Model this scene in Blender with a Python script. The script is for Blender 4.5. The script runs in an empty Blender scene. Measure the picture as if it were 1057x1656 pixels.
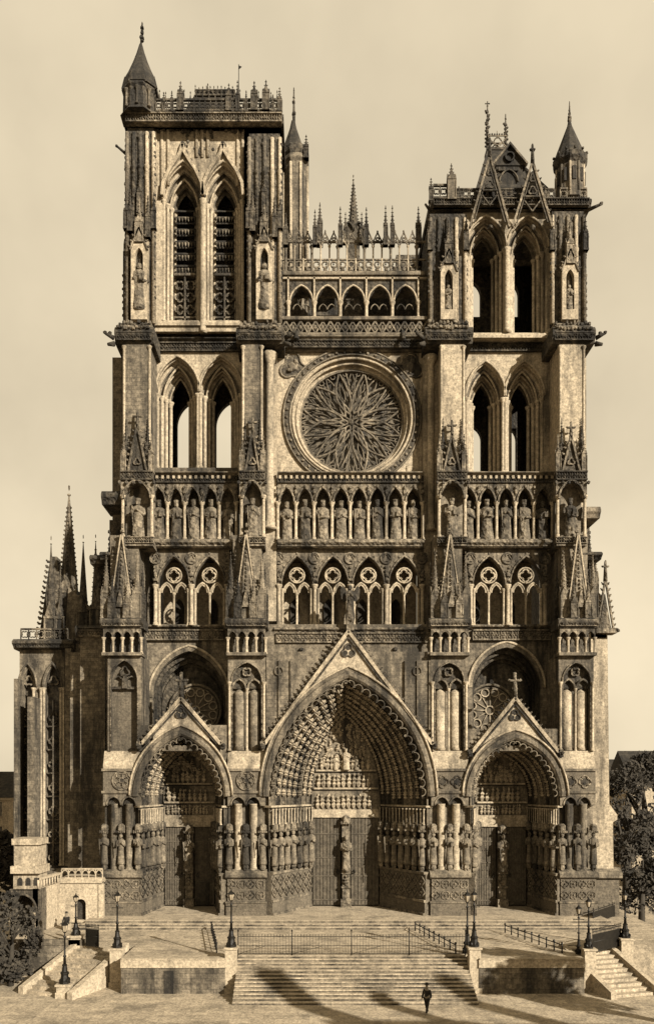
import bpy, bmesh, math, random
from math import sin, cos, pi, radians, sqrt
from mathutils import Vector
random.seed(7)
R = random.Random(11)
sc = bpy.context.scene
COL = sc.collection
D, CZ, CX, CY = 66.0, 10.75, 500.0, 1265.0     # facade distance, eye height; drawing units: 20 per metre on the facade plane

# ------------------------------------------------------------------ materials
ALB = 0.52
def tint(v, s=1.0):
    v = v*ALB
    return (v, v*0.80, v*0.54, 1)
def stone(name, lo, hi, dirt=0.5, dirt_col=0.06, brick=0.0, bump=0.4, bscale=5.0, carve=0.0, rough=0.9, streak=0.18, flat=False):
    m = bpy.data.materials.new(name); m.use_nodes = True
    nt = m.node_tree; N = nt.nodes; L = nt.links
    b = N['Principled BSDF']; b.inputs['Roughness'].default_value = rough
    if 'Specular IOR Level' in b.inputs: b.inputs['Specular IOR Level'].default_value = 0.25
    g = N.new('ShaderNodeNewGeometry')
    mp = N.new('ShaderNodeMapping'); mp.inputs['Scale'].default_value = (1, 1, streak)
    L.new(g.outputs['Position'], mp.inputs['Vector'])
    n1 = N.new('ShaderNodeTexNoise'); n1.inputs['Scale'].default_value = 0.55; n1.inputs['Detail'].default_value = 7; n1.inputs['Roughness'].default_value = 0.68
    L.new(mp.outputs[0], n1.inputs['Vector'])
    n2 = N.new('ShaderNodeTexNoise'); n2.inputs['Scale'].default_value = 2.3; n2.inputs['Detail'].default_value = 6
    L.new(g.outputs['Position'], n2.inputs['Vector'])
    r2 = N.new('ShaderNodeMapRange'); r2.inputs[1].default_value = 0.36; r2.inputs[2].default_value = 0.64
    L.new(n2.outputs[0], r2.inputs[0])
    mx = N.new('ShaderNodeMix'); mx.data_type = 'RGBA'
    mx.inputs[6].default_value = tint(lo); mx.inputs[7].default_value = tint(hi)
    L.new(r2.outputs[0], mx.inputs[0])
    cr = N.new('ShaderNodeMapRange'); cr.inputs[1].default_value = 0.60 - 0.25*dirt; cr.inputs[2].default_value = 0.76 - 0.25*dirt
    L.new(n1.outputs[0], cr.inputs[0])
    md = N.new('ShaderNodeMix'); md.data_type = 'RGBA'
    L.new(cr.outputs[0], md.inputs[0]); L.new(mx.outputs[2], md.inputs[6]); md.inputs[7].default_value = tint(dirt_col)
    out = md.outputs[2]
    if dirt > 0:      # fine pitting and grime of old stone
        nf = N.new('ShaderNodeTexNoise'); nf.inputs['Scale'].default_value = 6.5; nf.inputs['Detail'].default_value = 5; nf.inputs['Roughness'].default_value = 0.75; L.new(g.outputs['Position'], nf.inputs['Vector'])
        rf_ = N.new('ShaderNodeMapRange'); rf_.inputs[1].default_value = 0.35; rf_.inputs[2].default_value = 0.62; rf_.inputs[3].default_value = 0.52; rf_.inputs[4].default_value = 1.18; L.new(nf.outputs[0], rf_.inputs[0])
        vm = N.new('ShaderNodeVectorMath'); vm.operation = 'SCALE'; L.new(out, vm.inputs[0]); L.new(rf_.outputs[0], vm.inputs[3]); out = vm.outputs[0]
    hgt = n2.outputs[0]
    if brick:
        sp = N.new('ShaderNodeSeparateXYZ'); L.new(g.outputs['Position'], sp.inputs[0])
        ad = N.new('ShaderNodeMath'); L.new(sp.outputs[0], ad.inputs[0]); L.new(sp.outputs[1], ad.inputs[1])
        cb = N.new('ShaderNodeCombineXYZ'); L.new(ad.outputs[0], cb.inputs[0]); L.new(sp.outputs[2], cb.inputs[1])
        if flat: L.new(sp.outputs[0], cb.inputs[0]); L.new(sp.outputs[1], cb.inputs[1])
        bt = N.new('ShaderNodeTexBrick'); bt.inputs['Scale'].default_value = 1
        bt.inputs['Mortar Size'].default_value = 0.02; bt.inputs['Mortar Smooth'].default_value = 0.3
        bt.inputs['Brick Width'].default_value = 1.3 if flat else 0.72; bt.inputs['Row Height'].default_value = 0.8 if flat else 0.33
        bt.inputs['Color1'].default_value = (1, 1, 1, 1); bt.inputs['Color2'].default_value = (0.62, 0.62, 0.62, 1); bt.inputs['Mortar'].default_value = (0.45, 0.45, 0.45, 1)
        L.new(cb.outputs[0], bt.inputs['Vector'])
        mu = N.new('ShaderNodeMix'); mu.data_type = 'RGBA'; mu.blend_type = 'MULTIPLY'; mu.inputs[0].default_value = brick
        L.new(out, mu.inputs[6]); L.new(bt.outputs[0], mu.inputs[7]); out = mu.outputs[2]
    L.new(out, b.inputs['Base Color'])
    n3 = N.new('ShaderNodeTexNoise'); n3.inputs['Scale'].default_value = bscale; n3.inputs['Detail'].default_value = 4
    L.new(g.outputs['Position'], n3.inputs['Vector'])
    bp = N.new('ShaderNodeBump'); bp.inputs['Strength'].default_value = bump; bp.inputs['Distance'].default_value = 0.12
    L.new(n3.outputs[0], bp.inputs['Height'])
    if carve:
        vo = N.new('ShaderNodeTexVoronoi'); vo.inputs['Scale'].default_value = 3.2; L.new(g.outputs['Position'], vo.inputs['Vector'])
        b2 = N.new('ShaderNodeBump'); b2.inputs['Strength'].default_value = carve; b2.inputs['Distance'].default_value = 0.25
        L.new(vo.outputs[0], b2.inputs['Height']); L.new(bp.outputs[0], b2.inputs['Normal']); bp = b2
    L.new(bp.outputs[0], b.inputs['Normal'])
    return m
def plain(name, v, rough=0.6, metal=0.0, spec=0.4):
    m = stone(name, v*0.8, v*1.2, dirt=0.0, dirt_col=v*0.6, bump=0.15, rough=rough)
    m.node_tree.nodes['Principled BSDF'].inputs['Metallic'].default_value = metal
    return m
LIGHT = stone('limestone_pale', 0.42, 0.64, 0.42, 0.14, brick=0.3)
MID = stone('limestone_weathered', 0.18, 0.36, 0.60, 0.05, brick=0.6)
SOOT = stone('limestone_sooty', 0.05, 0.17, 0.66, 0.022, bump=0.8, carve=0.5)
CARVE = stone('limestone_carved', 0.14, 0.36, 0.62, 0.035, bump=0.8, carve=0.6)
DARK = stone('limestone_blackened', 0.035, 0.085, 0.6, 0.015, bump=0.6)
ASHLAR = stone('ashlar_coursed', 0.17, 0.34, 0.58, 0.06, brick=0.9)
WOOD = stone('oak_door_wood', 0.10, 0.15, 0.4, 0.07, streak=0.08, bump=0.3)
SLATE = stone('roof_slate', 0.035, 0.08, 0.4, 0.02, brick=0.7)
GLASS = stone('leaded_glass', 0.05, 0.20, 0.35, 0.03, rough=0.35, bump=0.3, streak=1)
PANEL = stone('stone_panel_infill', 0.15, 0.20, 0.35, 0.09, brick=0.4)
IRON = plain('black_iron', 0.018, 0.5, 0.4)
PAVE = stone('paving_stone', 0.52, 0.72, 0.40, 0.34, brick=0.6, bump=0.25, streak=1, flat=True)
STEP = stone('step_stone', 0.52, 0.72, 0.40, 0.32, brick=0.5, bump=0.3, streak=1, flat=True)
PALE = stone('pale_ashlar', 0.50, 0.62, 0.25, 0.28, brick=0.12, bump=0.2)
CLOTH = plain('dark_cloth', 0.025, 0.9)
SKIN = plain('skin', 0.28, 0.6)
LAMPGLASS = plain('frosted_lamp_glass', 0.45, 0.25)
LEAF = stone('foliage_leaf', 0.035, 0.075, 0.4, 0.02, bump=0.2, streak=1)
BARK = plain('bark', 0.05, 0.9)
MATS = dict(L=LIGHT, M=MID, S=SOOT, C=CARVE, K=DARK, A=ASHLAR, W=WOOD, T=SLATE, G=GLASS, P=PANEL, I=IRON, V=PAVE, E=STEP, B=PALE, O=CLOTH, N=SKIN, H=LAMPGLASS, F=LEAF, R=BARK)

# ------------------------------------------------------------------ mesh builder
def archpts(cx, w, spr, h, n=9):
    Rr = (w*w+h*h)/(2*w); c = cx+Rr-w; a1 = math.atan2(h, w-Rr) if True else 0
    # left arc from angle pi to angle of apex
    aa = math.atan2(h, cx-c); L = []
    for i in range(n+1):
        a = pi+(aa-pi)*i/n
        L.append((c+Rr*cos(a), spr-Rr*sin(a)))
    Rt = [(2*cx-x, y) for x, y in reversed(L[:-1])]
    return L+Rt
class MB:
    def __init__(s, y0=0.0, m='M'):
        s.y0 = y0; s.k = (D+y0)/D/20; s.V = []; s.F = []; s.MI = []; s.SM = []; s.m = m; s.sm = False
    def v(s, x, y, d=0.0):
        s.V.append(((x-CX)*s.k, s.y0+d*s.k, CZ+(CY-y)*s.k)); return len(s.V)-1
    def f(s, *i):
        s.F.append(tuple(i)); s.MI.append(s.m); s.SM.append(s.sm)
    def quad(s, *p):
        s.f(*[s.v(*q) for q in p])
    def box(s, x0, x1, yt, yb, d0, d1):
        a = [s.v(x, y, d) for d in (d0, d1) for x, y in ((x0, yb), (x1, yb), (x1, yt), (x0, yt))]
        for q in ((0,1,2,3),(7,6,5,4),(0,4,5,1),(1,5,6,2),(2,6,7,3),(3,7,4,0)): s.f(*[a[i] for i in q])
    def prism(s, poly, d0, d1):
        n = len(poly); a = [s.v(x, y, d0) for x, y in poly]; b = [s.v(x, y, d1) for x, y in poly]
        s.f(*a); s.f(*reversed(b))
        for i in range(n): j = (i+1) % n; s.f(a[i], a[j], b[j], b[i])
    def vprism(s, poly, yt, yb):
        n = len(poly); a = [s.v(x, yt, d) for x, d in poly]; b = [s.v(x, yb, d) for x, d in poly]
        s.f(*a); s.f(*reversed(b))
        for i in range(n): j = (i+1) % n; s.f(a[i], a[j], b[j], b[i])
    def mould(s, x0, x1, prof):
        n = len(prof); a = [s.v(x0, y, d) for d, y in prof]; b = [s.v(x1, y, d) for d, y in prof]
        s.f(*a); s.f(*reversed(b))
        for i in range(n): j = (i+1) % n; s.f(a[i], a[j], b[j], b[i])
    def cornice(s, x0, x1, yt, yb, proj, back=6, ends=True):
        h = yb-yt; e = proj*0.5 if ends else 0
        s.mould(x0-e, x1+e, [(-proj, yt+h*0.28), (-proj, yt+h*0.5), (-proj*0.45, yt+h*0.72), (-0.5, yb), (back, yb), (back, yt), (-proj*0.3, yt)])
    def lathe(s, cx, d, prof, n=8, fold=None, flat=1.0, rot=0.0, cap=True, sm=True):
        old = s.sm; s.sm = sm; rings = []
        for y, r in prof:
            ring = []
            for i in range(n):
                a = 2*pi*i/n+rot; rr = r*(fold(a, y) if fold else 1)
                ring.append(s.v(cx+rr*cos(a), y, d+rr*sin(a)*flat))
            rings.append(ring)
        for A, B in zip(rings, rings[1:]):
            for i in range(n): j = (i+1) % n; s.f(A[i], A[j], B[j], B[i])
        if cap: s.f(*rings[0]); s.f(*reversed(rings[-1]))
        s.sm = old
    def knob(s, x, y, d, r, ry=None, rd=None, n=6, jit=0.25):
        ry = ry or r; rd = rd or r; j = lambda: 1+R.uniform(-jit, jit)
        t = s.v(x, y-ry*j(), d); b = s.v(x, y+ry*j(), d); r1 = []; r2 = []
        for i in range(n):
            a = 2*pi*i/n; q = j()
            r1.append(s.v(x+0.87*r*cos(a)*q, y-ry*0.5, d+0.87*rd*sin(a)*q)); q = j()
            r2.append(s.v(x+0.87*r*cos(a)*q, y+ry*0.5, d+0.87*rd*sin(a)*q))
        for i in range(n):
            k = (i+1) % n; s.f(t, r1[i], r1[k]); s.f(r1[i], r2[i], r2[k], r1[k]); s.f(r2[i], b, r2[k])
    def col(s, x, yt, yb, r, d=0.0, n=8, cap=True):
        c = min(r*1.6, (yb-yt)*0.2)
        if cap: prof = [(yt, r*1.9), (yt+c*0.5, r*1.8), (yt+c*1.6, r*1.0), (yt+c*1.6+0.01, r), (yb-c*1.2, r), (yb-c, r*1.4), (yb-c*0.5, r*1.3), (yb-c*0.3, r*1.7), (yb, r*1.7)]
        else: prof = [(yt, r), (yb, r)]
        s.lathe(x, d, prof, n)
    def sweep(s, path, prof, closed_path=False, closed_prof=True):
        n = len(path); rings = []
        for i, p in enumerate(path):
            if closed_path: a, b = path[i-1], path[(i+1) % n]
            else: a, b = path[max(i-1, 0)], path[min(i+1, n-1)]
            def nrm(u, w):
                tx, ty = w[0]-u[0], w[1]-u[1]; l = math.hypot(tx, ty) or 1; return (ty/l, -tx/l)
            if not closed_path and i == 0: nx, ny = nrm(p, b); k = 1
            elif not closed_path and i == n-1: nx, ny = nrm(a, p); k = 1
            else:
                n1, n2 = nrm(a, p), nrm(p, b); nx, ny = n1[0]+n2[0], n1[1]+n2[1]; l = math.hypot(nx, ny) or 1; nx /= l; ny /= l
                k = 1/max(0.5, nx*n1[0]+ny*n1[1])
            rings.append([s.v(p[0]+nx*o*k, p[1]+ny*o*k, d) for o, d in prof])
        m = len(prof); rng = range(n) if closed_path else range(n-1)
        for i in rng:
            A, B = rings[i], rings[(i+1) % n]
            for j in (range(m) if closed_prof else range(m-1)): q = (j+1) % m; s.f(A[j], A[q], B[q], B[j])
        if not closed_path and closed_prof: s.f(*rings[0]); s.f(*reversed(rings[-1]))
    def roll(s, path, r, d, n=6, closed=False):
        old = s.sm; s.sm = True
        s.sweep(path, [(r*cos(2*pi*i/n), d+r*sin(2*pi*i/n)) for i in range(n)], closed); s.sm = old
    def bandp(s, path, w0, w1, d0, d1, closed=False):
        s.sweep(path, [(w0, d0), (w1, d0), (w1, d1), (w0, d1)], closed)
    def bar(s, p, q, w, d0, d1):
        s.bandp([p, q], -w/2, w/2, d0, d1)
    def circ(s, cx, cy, r, n=20): return [(cx+r*cos(2*pi*i/n), cy+r*sin(2*pi*i/n)) for i in range(n)]
    def foil(s, cx, cy, r, k=4, n=6, rot=0.0):
        P = []; c = r*0.5; q = r*0.5
        for i in range(k):
            a0 = 2*pi*i/k+rot
            for j in range(n+1):
                a = a0-1.75+3.5*j/n*1.0
                P.append((cx+c*cos(a0)+q*cos(a), cy+c*sin(a0)+q*sin(a)))
        return P
    def wall_open(s, x0, x1, yt, yb, d0, d1, ops, n=8):
        xs = x0
        for cx, w, sill, spr, h in sorted(ops):
            if cx-w > xs+0.01: s.box(xs, cx-w, yt, yb, d0, d1)
            if sill < yb: s.box(cx-w, cx+w, sill, yb, d0, d1)
            P = archpts(cx, w, spr, h, n)
            for p, q in zip(P, P[1:]):
                s.quad((p[0], p[1], d0), (q[0], q[1], d0), (q[0], yt, d0), (p[0], yt, d0))
                s.quad((p[0], p[1], d1), (p[0], yt, d1), (q[0], yt, d1), (q[0], q[1], d1))
                s.quad((p[0], p[1], d0), (p[0], p[1], d1), (q[0], q[1], d1), (q[0], q[1], d0))
                s.quad((p[0], yt, d0), (q[0], yt, d0), (q[0], yt, d1), (p[0], yt, d1))
            xs = cx+w
        if x1 > xs+0.01: s.box(xs, x1, yt, yb, d0, d1)
    def embr(s, cx, o, i, ybot, n, d0, d1, r=0.0, na=9, mats=None):
        base = s.m
        def P(t):
            w = o[0]+(i[0]-o[0])*t; sp = o[1]+(i[1]-o[1])*t; h = o[2]+(i[2]-o[2])*t
            return [(cx-w, ybot)]+archpts(cx, w, sp, h, na)+[(cx+w, ybot)]
        for k in range(n):
            A, B = P(k/n), P((k+1)/n); a, b = d0+(d1-d0)*k/n, d0+(d1-d0)*(k+1)/n
            if mats: s.m = mats[k % len(mats)]
            for j in range(len(A)-1):
                s.quad((*A[j], a), (*A[j+1], a), (*A[j+1], b), (*A[j], b))
                s.quad((*A[j], b), (*A[j+1], b), (*B[j+1], b), (*B[j], b))
            if r: s.roll(A, r, a+r*0.6, 5)
        s.m = base
    def crockets(s, p, q, step, r, d, out):
        L = math.hypot(q[0]-p[0], q[1]-p[1]); n = max(1, int(L/step))
        for i in range(n):
            t = (i+0.5)/n; x = p[0]+(q[0]-p[0])*t+out[0]*r; y = p[1]+(q[1]-p[1])*t+out[1]*r
            s.knob(x, y, d, r, r*0.9, r, 5); s.knob(x+out[0]*r*0.8, y-r*0.7, d, r*0.6, r*0.6, r*0.6, 4)
    def cross(s, x, yt, yb, w, d=0):
        h = yb-yt; t = h*0.07
        s.lathe(x, d, [(yt+h*0.08, t*0.8), (yb, t*1.5)], 5)
        for dx, dy in ((-w*0.3, 0.32), (w*0.3, 0.32), (-w*0.5, 0.3), (w*0.5, 0.3), (0, 0.06), (0, 0.16), (-w*0.12, 0.6), (w*0.12, 0.6), (0, 0.85)):
            s.knob(x+dx, yt+h*dy, d, w*0.16, w*0.14, w*0.14, 5)
        s.box(x-w*0.5, x+w*0.5, yt+h*0.29, yt+h*0.35, d-t, d+t)
    def spire(s, x, yt, yb, r, d=0, n=8, crk=True, cs=8):
        h = yb-yt
        s.lathe(x, d, [(yt+h*0.10, r*0.07), (yb, r)], n, sm=False, rot=pi/n)
        s.knob(x, yt+h*0.09, d, max(1.2, r*0.2), max(1, r*0.16), None, 5); s.knob(x, yt+h*0.02, d, max(0.8, r*0.12), max(2, h*0.03), None, 5)
        if crk:
            m = max(3, int(h*0.85/cs))
            for i in range(m):
                t = 0.14+0.84*i/m; rr = r*t; y = yt+h*(0.10+0.90*t)-3
                c = max(0.9, min(2.6, r*0.14))
                for sx, dd in ((-1, -0.35), (1, -0.35), (0, -1)):
                    s.knob(x+sx*(rr+c*0.3), y, d+dd*rr, c, c, c, 4)
    def pinn(s, x, yt, yb, w, d=0, frac=0.5, cs=8):
        """square shaft with four gablets and a crocketed spirelet"""
        ys = yt+(yb-yt)*frac
        s.box(x-w, x+w, ys, yb, d-w, d+w)
        for q in (-1, 1):
            s.box(x+q*w-0.7, x+q*w+0.7, ys+3, yb, d-w-1.0, d-w+0.4)
        s.box(x-w-1, x+w+1, yb-3, yb, d-w-1.5, d+w+1)
        g = w*1.9
        s.prism([(x-w-0.6, ys+1), (x, ys-g), (x+w+0.6, ys+1)], d-w-0.8, d-w*0.4)
        for q in (-1, 1):
            a = [s.v(x+q*(w+0.6), ys+1, d-w), s.v(x+q*(w+0.6), ys-g, d), s.v(x+q*(w+0.6), ys+1, d+w), s.v(x, ys-g*0.7, d)]
            s.f(a[0], a[1], a[2]); s.f(a[0], a[1], a[3]); s.f(a[1], a[2], a[3])
        s.spire(x, yt, ys+1, w*0.92, d, 8, True, cs)
    def figure(s, x, yf, h, d=0, seed=0, crown=True, w=1.0):
        r = random.Random(seed); ph = r.uniform(0, 6); nf = r.choice((5, 6, 7)); lean = r.uniform(-0.02, 0.02)*h
        def fold(a, y):
            t = (yf-y)/h; return 1+max(0, 0.16*(0.85-t))*sin(nf*a+ph+2.2*t)
        pr = [(0, .155), (.06, .165), (.2, .15), (.4, .135), (.52, .13), (.62, .145), (.72, .155), (.79, .15), (.835, .09), (.85, .05), (.87, .052)]
        s.lathe(x, d, [(yf-h*t, h*q*w) for t, q in pr], 14, fold, 0.8)
        s.lathe(x+lean*0.3, d-h*0.01, [(yf-h*t, h*q) for t, q in ((.86, .04), (.885, .058), (.92, .066), (.955, .062), (.985, .04), (1.0, .01))], 8)
        s.knob(x+lean*0.3, yf-h*.885, d-h*.045, h*.035, h*.04, h*.03, 5)
        if crown: s.lathe(x+lean*0.3, d-h*0.01, [(yf-h*1.02, h*.075), (yf-h*.96, h*.066)], 8, sm=False)
        for q in (-1, 1):
            ex, ey = x+q*h*.165*w, yf-h*.60; hx = x+q*h*r.uniform(-.02, .1); hy = yf-h*r.uniform(.56, .72)
            s.limb((x+q*h*.13*w, yf-h*.78, d), (ex, ey, d-h*.02), h*.05, h*.045); s.limb((ex, ey, d-h*.02), (hx, hy, d-h*.14), h*.045, h*.032)
            s.knob(hx, hy, d-h*.15, h*.03, h*.035, h*.03, 5, 0.1)
        if r.random() < .6: s.box(x+h*.02, x+h*.11, yf-h*.70, yf-h*.58, d-h*.17, d-h*.13)
        else: s.limb((x-h*.12, yf-h*.8, d-h*.15), (x-h*.10, yf-h*.3, d-h*.14), h*.014, h*.014)
    def limb(s, p, q, r0, r1, n=6):
        P, Q = Vector(p), Vector(q); ax = (Q-P).normalized(); u = ax.orthogonal().normalized(); w = ax.cross(u)
        A = []; B = []
        for i in range(n):
            o = u*cos(2*pi*i/n)+w*sin(2*pi*i/n); A.append(s.v(*(P+o*r0))); B.append(s.v(*(Q+o*r1)))
        old = s.sm; s.sm = True
        for i in range(n): j = (i+1) % n; s.f(A[i], A[j], B[j], B[i])
        s.sm = old; s.f(*A); s.f(*reversed(B))
    def mini(s, x, y, d, ux, uy, h, r=0.3):
        """little carved figure whose head points along (ux,uy)"""
        vx, vy = -uy, ux
        def ell(t, hl, rr, dd):
            c = (x+ux*t, y+uy*t); T = s.v(c[0]+ux*hl, c[1]+uy*hl, dd); B = s.v(c[0]-ux*hl, c[1]-uy*hl, dd); ring = []
            for i in range(5):
                a = 2*pi*i/5+R.random()*0.4; ring.append(s.v(c[0]+vx*rr*cos(a), c[1]+vy*rr*cos(a), dd+rr*sin(a)))
            for i in range(5): k = (i+1) % 5; s.f(T, ring[i], ring[k]); s.f(B, ring[k], ring[i])
        ell(h*0.28, h*0.34, h*r*1.0, d); ell(h*0.55, h*0.2, h*r*0.95, d-h*0.05); ell(h*0.86, h*0.15, h*r*0.5, d-h*0.1)
    def frieze(s, x0, x1, yt, yb, d=0, step=9, proj=3, mat=None):
        h = yb-yt
        s.box(x0, x1, yt, yb, d, d+8)
        s.box(x0, x1, yt-0.2, yt+h*0.12, d-proj, d+0.5); s.box(x0, x1, yb-h*0.12, yb+0.2, d-proj*0.8, d+0.5)
        n = max(1, round((x1-x0)/step)); st = (x1-x0)/n
        for i in range(n):
            x = x0+st*(i+0.5)
            for a, b in ((-0.22, 0), (0.22, 0), (0, -0.2), (0, 0.2)):
                s.knob(x+a*st, (yt+yb)/2+b*h, d-proj*0.2, st*0.17, h*0.13, proj*0.7, 5)
            s.box(x0+st*i-0.4, x0+st*i+0.4, yt, yb, d-proj*0.5, d+0.5)
    def balus(s, x0, x1, yt, yb, d=0, step=8, foil=True):
        h = yb-yt
        s.box(x0, x1, yt, yt+h*0.14, d-1.5, d+2.5); s.box(x0, x1, yb-h*0.12, yb, d-1.5, d+2.5)
        n = max(1, round((x1-x0)/step)); st = (x1-x0)/n
        for i in range(n+1): s.box(x0+st*i-0.7, x0+st*i+0.7, yt+h*0.1, yb, d-0.8, d+1.6)
        for i in range(n):
            c = x0+st*(i+.5)
            if foil:
                s.bandp(s.foil(c, (yt+yb)/2, min(st*0.46, h*0.38), 4, 4, pi/4), -0.7, 0.7, d-0.6, d+1.2, True)
            else:
                s.bandp(archpts(c, st*0.42, yt+h*0.5, h*0.3, 4), -0.6, 0.8, d-0.6, d+1.2)
    def build(s, name, parent=None, origin=None):
        me = bpy.data.meshes.new(name)
        ox = Vector((0, 0, 0))
        if origin is not None: ox = Vector(origin)
        elif parent is not None: ox = wloc(parent)
        me.from_pydata([(a-ox.x, b-ox.y, c-ox.z) for a, b, c in s.V], [], s.F)
        used = sorted(set(s.MI)); idx = {m: i for i, m in enumerate(used)}
        for m in used: me.materials.append(MATS[m])
        me.polygons.foreach_set('material_index', [idx[m] for m in s.MI]); me.polygons.foreach_set('use_smooth', s.SM)
        bm = bmesh.new(); bm.from_mesh(me); bmesh.ops.recalc_face_normals(bm, faces=bm.faces); bm.to_mesh(me); bm.free()
        me.update()
        o = bpy.data.objects.new(name, me); COL.objects.link(o)
        if parent is not None: o.parent = parent; o.location = ox-wloc(parent)
        else: o.location = ox
        return o
def wloc(o):
    v = Vector((0, 0, 0))
    while o is not None: v = v+o.location; o = o.parent
    return v
def W(px, py, y0=0.0):
    k = (D+y0)/D/20; return Vector(((px-CX)*k, y0, CZ+(CY-py)*k))
def tag(o, label=None, cat=None, group=None, kind=None):
    if label: o['label'] = label
    if cat: o['category'] = cat
    if group: o['group'] = group
    if kind: o['kind'] = kind
    return o
def thing(name, loc, label, cat, group=None):
    o = bpy.data.objects.new(name, None); COL.objects.link(o); o.location = loc; o.empty_display_size = 0.5
    return tag(o, label, cat, group)
ORD = ['first', 'second', 'third', 'fourth', 'fifth', 'sixth', 'seventh', 'eighth', 'ninth', 'tenth']

# ================================================================== CATHEDRAL
cath = thing('cathedral', (3.15, 0, 0), 'great twin-towered gothic cathedral front of soot-streaked pale stone, rising over the square', 'cathedral')

# ---------- portals
SPR = 1288
def portal(cx, wo, apex_o, wi, apex_i, hd, tymp_apex, spr_t, lint_t, door_t, gab, socle_t, nord, nstat, title, regs):
    DD = 95
    p = MB(0, 'M')
    FL = 1480
    ho = SPR-apex_o; hi = SPR-apex_i
    # broad outer arch band
    po = [(cx-wi, FL-66)]+archpts(cx, wi, SPR, hi, 14)+[(cx+wi, FL-66)]
    w = wo-wi
    p.m = 'M'; p.sweep(archpts(cx, wi, SPR, hi, 14), [(0, -2), (w*0.25, -5), (w*0.6, -5), (w*0.72, -2), (w, -3.5), (w, 6), (0, 6)])
    p.m = 'L'; p.roll(archpts(cx, wo, SPR-2, ho-2, 14), 1.8, -4, 6)
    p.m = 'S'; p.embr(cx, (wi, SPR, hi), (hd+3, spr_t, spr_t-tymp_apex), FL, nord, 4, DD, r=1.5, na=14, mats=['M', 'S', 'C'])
    port = p.build('portal', cath)
    # archivolt carving
    for k in range(nord):
        t = (k+0.75)/nord; b = MB(0, 'L' if k else 'M')
        ww = wi+(hd+3-wi)*t; sp = SPR+(spr_t-SPR)*t; h = hi+(spr_t-tymp_apex-hi)*t; d = 4+(DD-4)*(k+0.8)/nord
        P = archpts(cx, ww+1.0, sp, h, 40)
        L = 0; sz = 12.5 if hd > 50 else 10.5
        last = P[0]; acc = sz*0.2
        half = len(P)//2
        for j in range(1, len(P)):
            q = P[j]; seg = math.hypot(q[0]-last[0], q[1]-last[1]); 
            if seg == 0: continue
            acc += seg
            if acc >= sz*0.92:
                acc = 0
                ux, uy = (q[0]-last[0])/seg, (q[1]-last[1])/seg
                if j > half: ux, uy = -ux, -uy
                if j > half: b.mini(q[0]+0, q[1], d-4, ux, uy, sz, 0.36)
                else: b.mini(q[0]-ux*sz*0.8, q[1]-uy*sz*0.8, d-4, ux, uy, sz, 0.36)
                b.knob(q[0]-ux*1.5, q[1]-uy*1.5, d-5, 3.6, 2.4, 3.4, 5)
            last = q
        tag(b.build('archivolt_carving', port), kind=None)
    # cusped fringe
    c = MB(0, 'M'); P = archpts(cx, wi-1, SPR, hi, 16 if hd > 50 else 11)
    for j in range(1, len(P)):
        (x0, y0), (x1, y1) = P[j-1], P[j]
        mx, my = (x0+x1)/2, (y0+y1)/2; r = math.hypot(x1-x0, y1-y0)/2
        tx, ty = (x1-x0)/(2*r), (y1-y0)/(2*r); nx, ny = -ty, tx     # inward
        arc = [(mx-tx*r*cos(a)*0.94+nx*r*(0.25+0.95*sin(a)), my-ty*r*cos(a)*0.94+ny*r*(0.25+0.95*sin(a))) for a in [pi*i/6 for i in range(-1, 8)]]
        # cusp pointing inward between small foils
        q = [(x0+nx*r*.2, y0+ny*r*.2), (x0+nx*r*1.15-0.3*tx*r, y0+ny*r*1.15-0.3*ty*r), (x0+nx*r*1.3, y0+ny*r*1.3), (x0+nx*r*1.15+0.3*tx*r, y0+ny*r*1.15+0.3*ty*r)]
        c.bandp(archpts_rot(mx, my, tx, ty, nx, ny, r), -0.65, 0.65, -1, 2)
        c.knob(x0+nx*r*1.25, y0+ny*r*1.25, 1, r*.30, r*.30, 1.6, 5)
    c.build('cusped_fringe', port)
    # gable
    ga, gx, gy = gab
    g = MB(0, 'L')
    A = archpts(cx, wo-1, SPR-2, ho-2, 14); sel = [q for q in A if q[1] < gy+1]
    poly = [(cx-gx, gy)]+[(cx, ga)]+[(cx+gx, gy)]+list(reversed(sel))
    g.m = 'L'
    # fill as strips
    half = [q for q in sel if q[0] <= cx+0.01]
    for sgn in (1, -1):
        for a_, b_ in zip(half, half[1:]):
            def top(x): return min(ga+(cx-x)/gx*(gy-ga), 1e9)
            xa, xb = a_[0], b_[0]
            if top(xa) > a_[1]-0.5 and top(xb) > b_[1]-0.5: continue
            X = lambda x: cx+sgn*(x-cx)
            g.quad((X(xa), a_[1], 1), (X(xb), b_[1], 1), (X(xb), top(xb), 1), (X(xa), min(top(xa), a_[1]), 1))
            g.quad((X(xa), a_[1], 7), (X(xb), b_[1], 7), (X(xb), top(xb), 7), (X(xa), min(top(xa), a_[1]), 7))
    for sgn in (-1, 1):
        P = [(cx+sgn*gx, gy), (cx, ga)]
        g.m = 'L'; g.bandp([(cx+sgn*(gx+2), gy+3), (cx, ga-1)], -2.6, 2.6, -4, 8)
        g.m = 'S'; g.bandp([(cx+sgn*(gx-4), gy+3), (cx, ga+9)], -1.2, 1.2, -2.2, 2)
        g.m = 'C'; l = math.hypot(gx, gy-ga); out = (sgn*(gy-ga)/l, -gx/l)
        g.crockets((cx+sgn*gx, gy), (cx+sgn*gx*0.04, ga+2), 8.5, 2.5, 2, (out[0]*1.6, out[1]*1.6))
        g.m = 'K'; g.knob(cx+sgn*(gx+5), gy+8, -3, 5, 5, 5); g.knob(cx+sgn*(gx+7), gy+5, -7, 3, 3, 4); g.m = 'C'; g.box(cx+sgn*(gx+5)-4, cx+sgn*(gx+5)+4, gy-1, gy+5, -4, 5)
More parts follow.
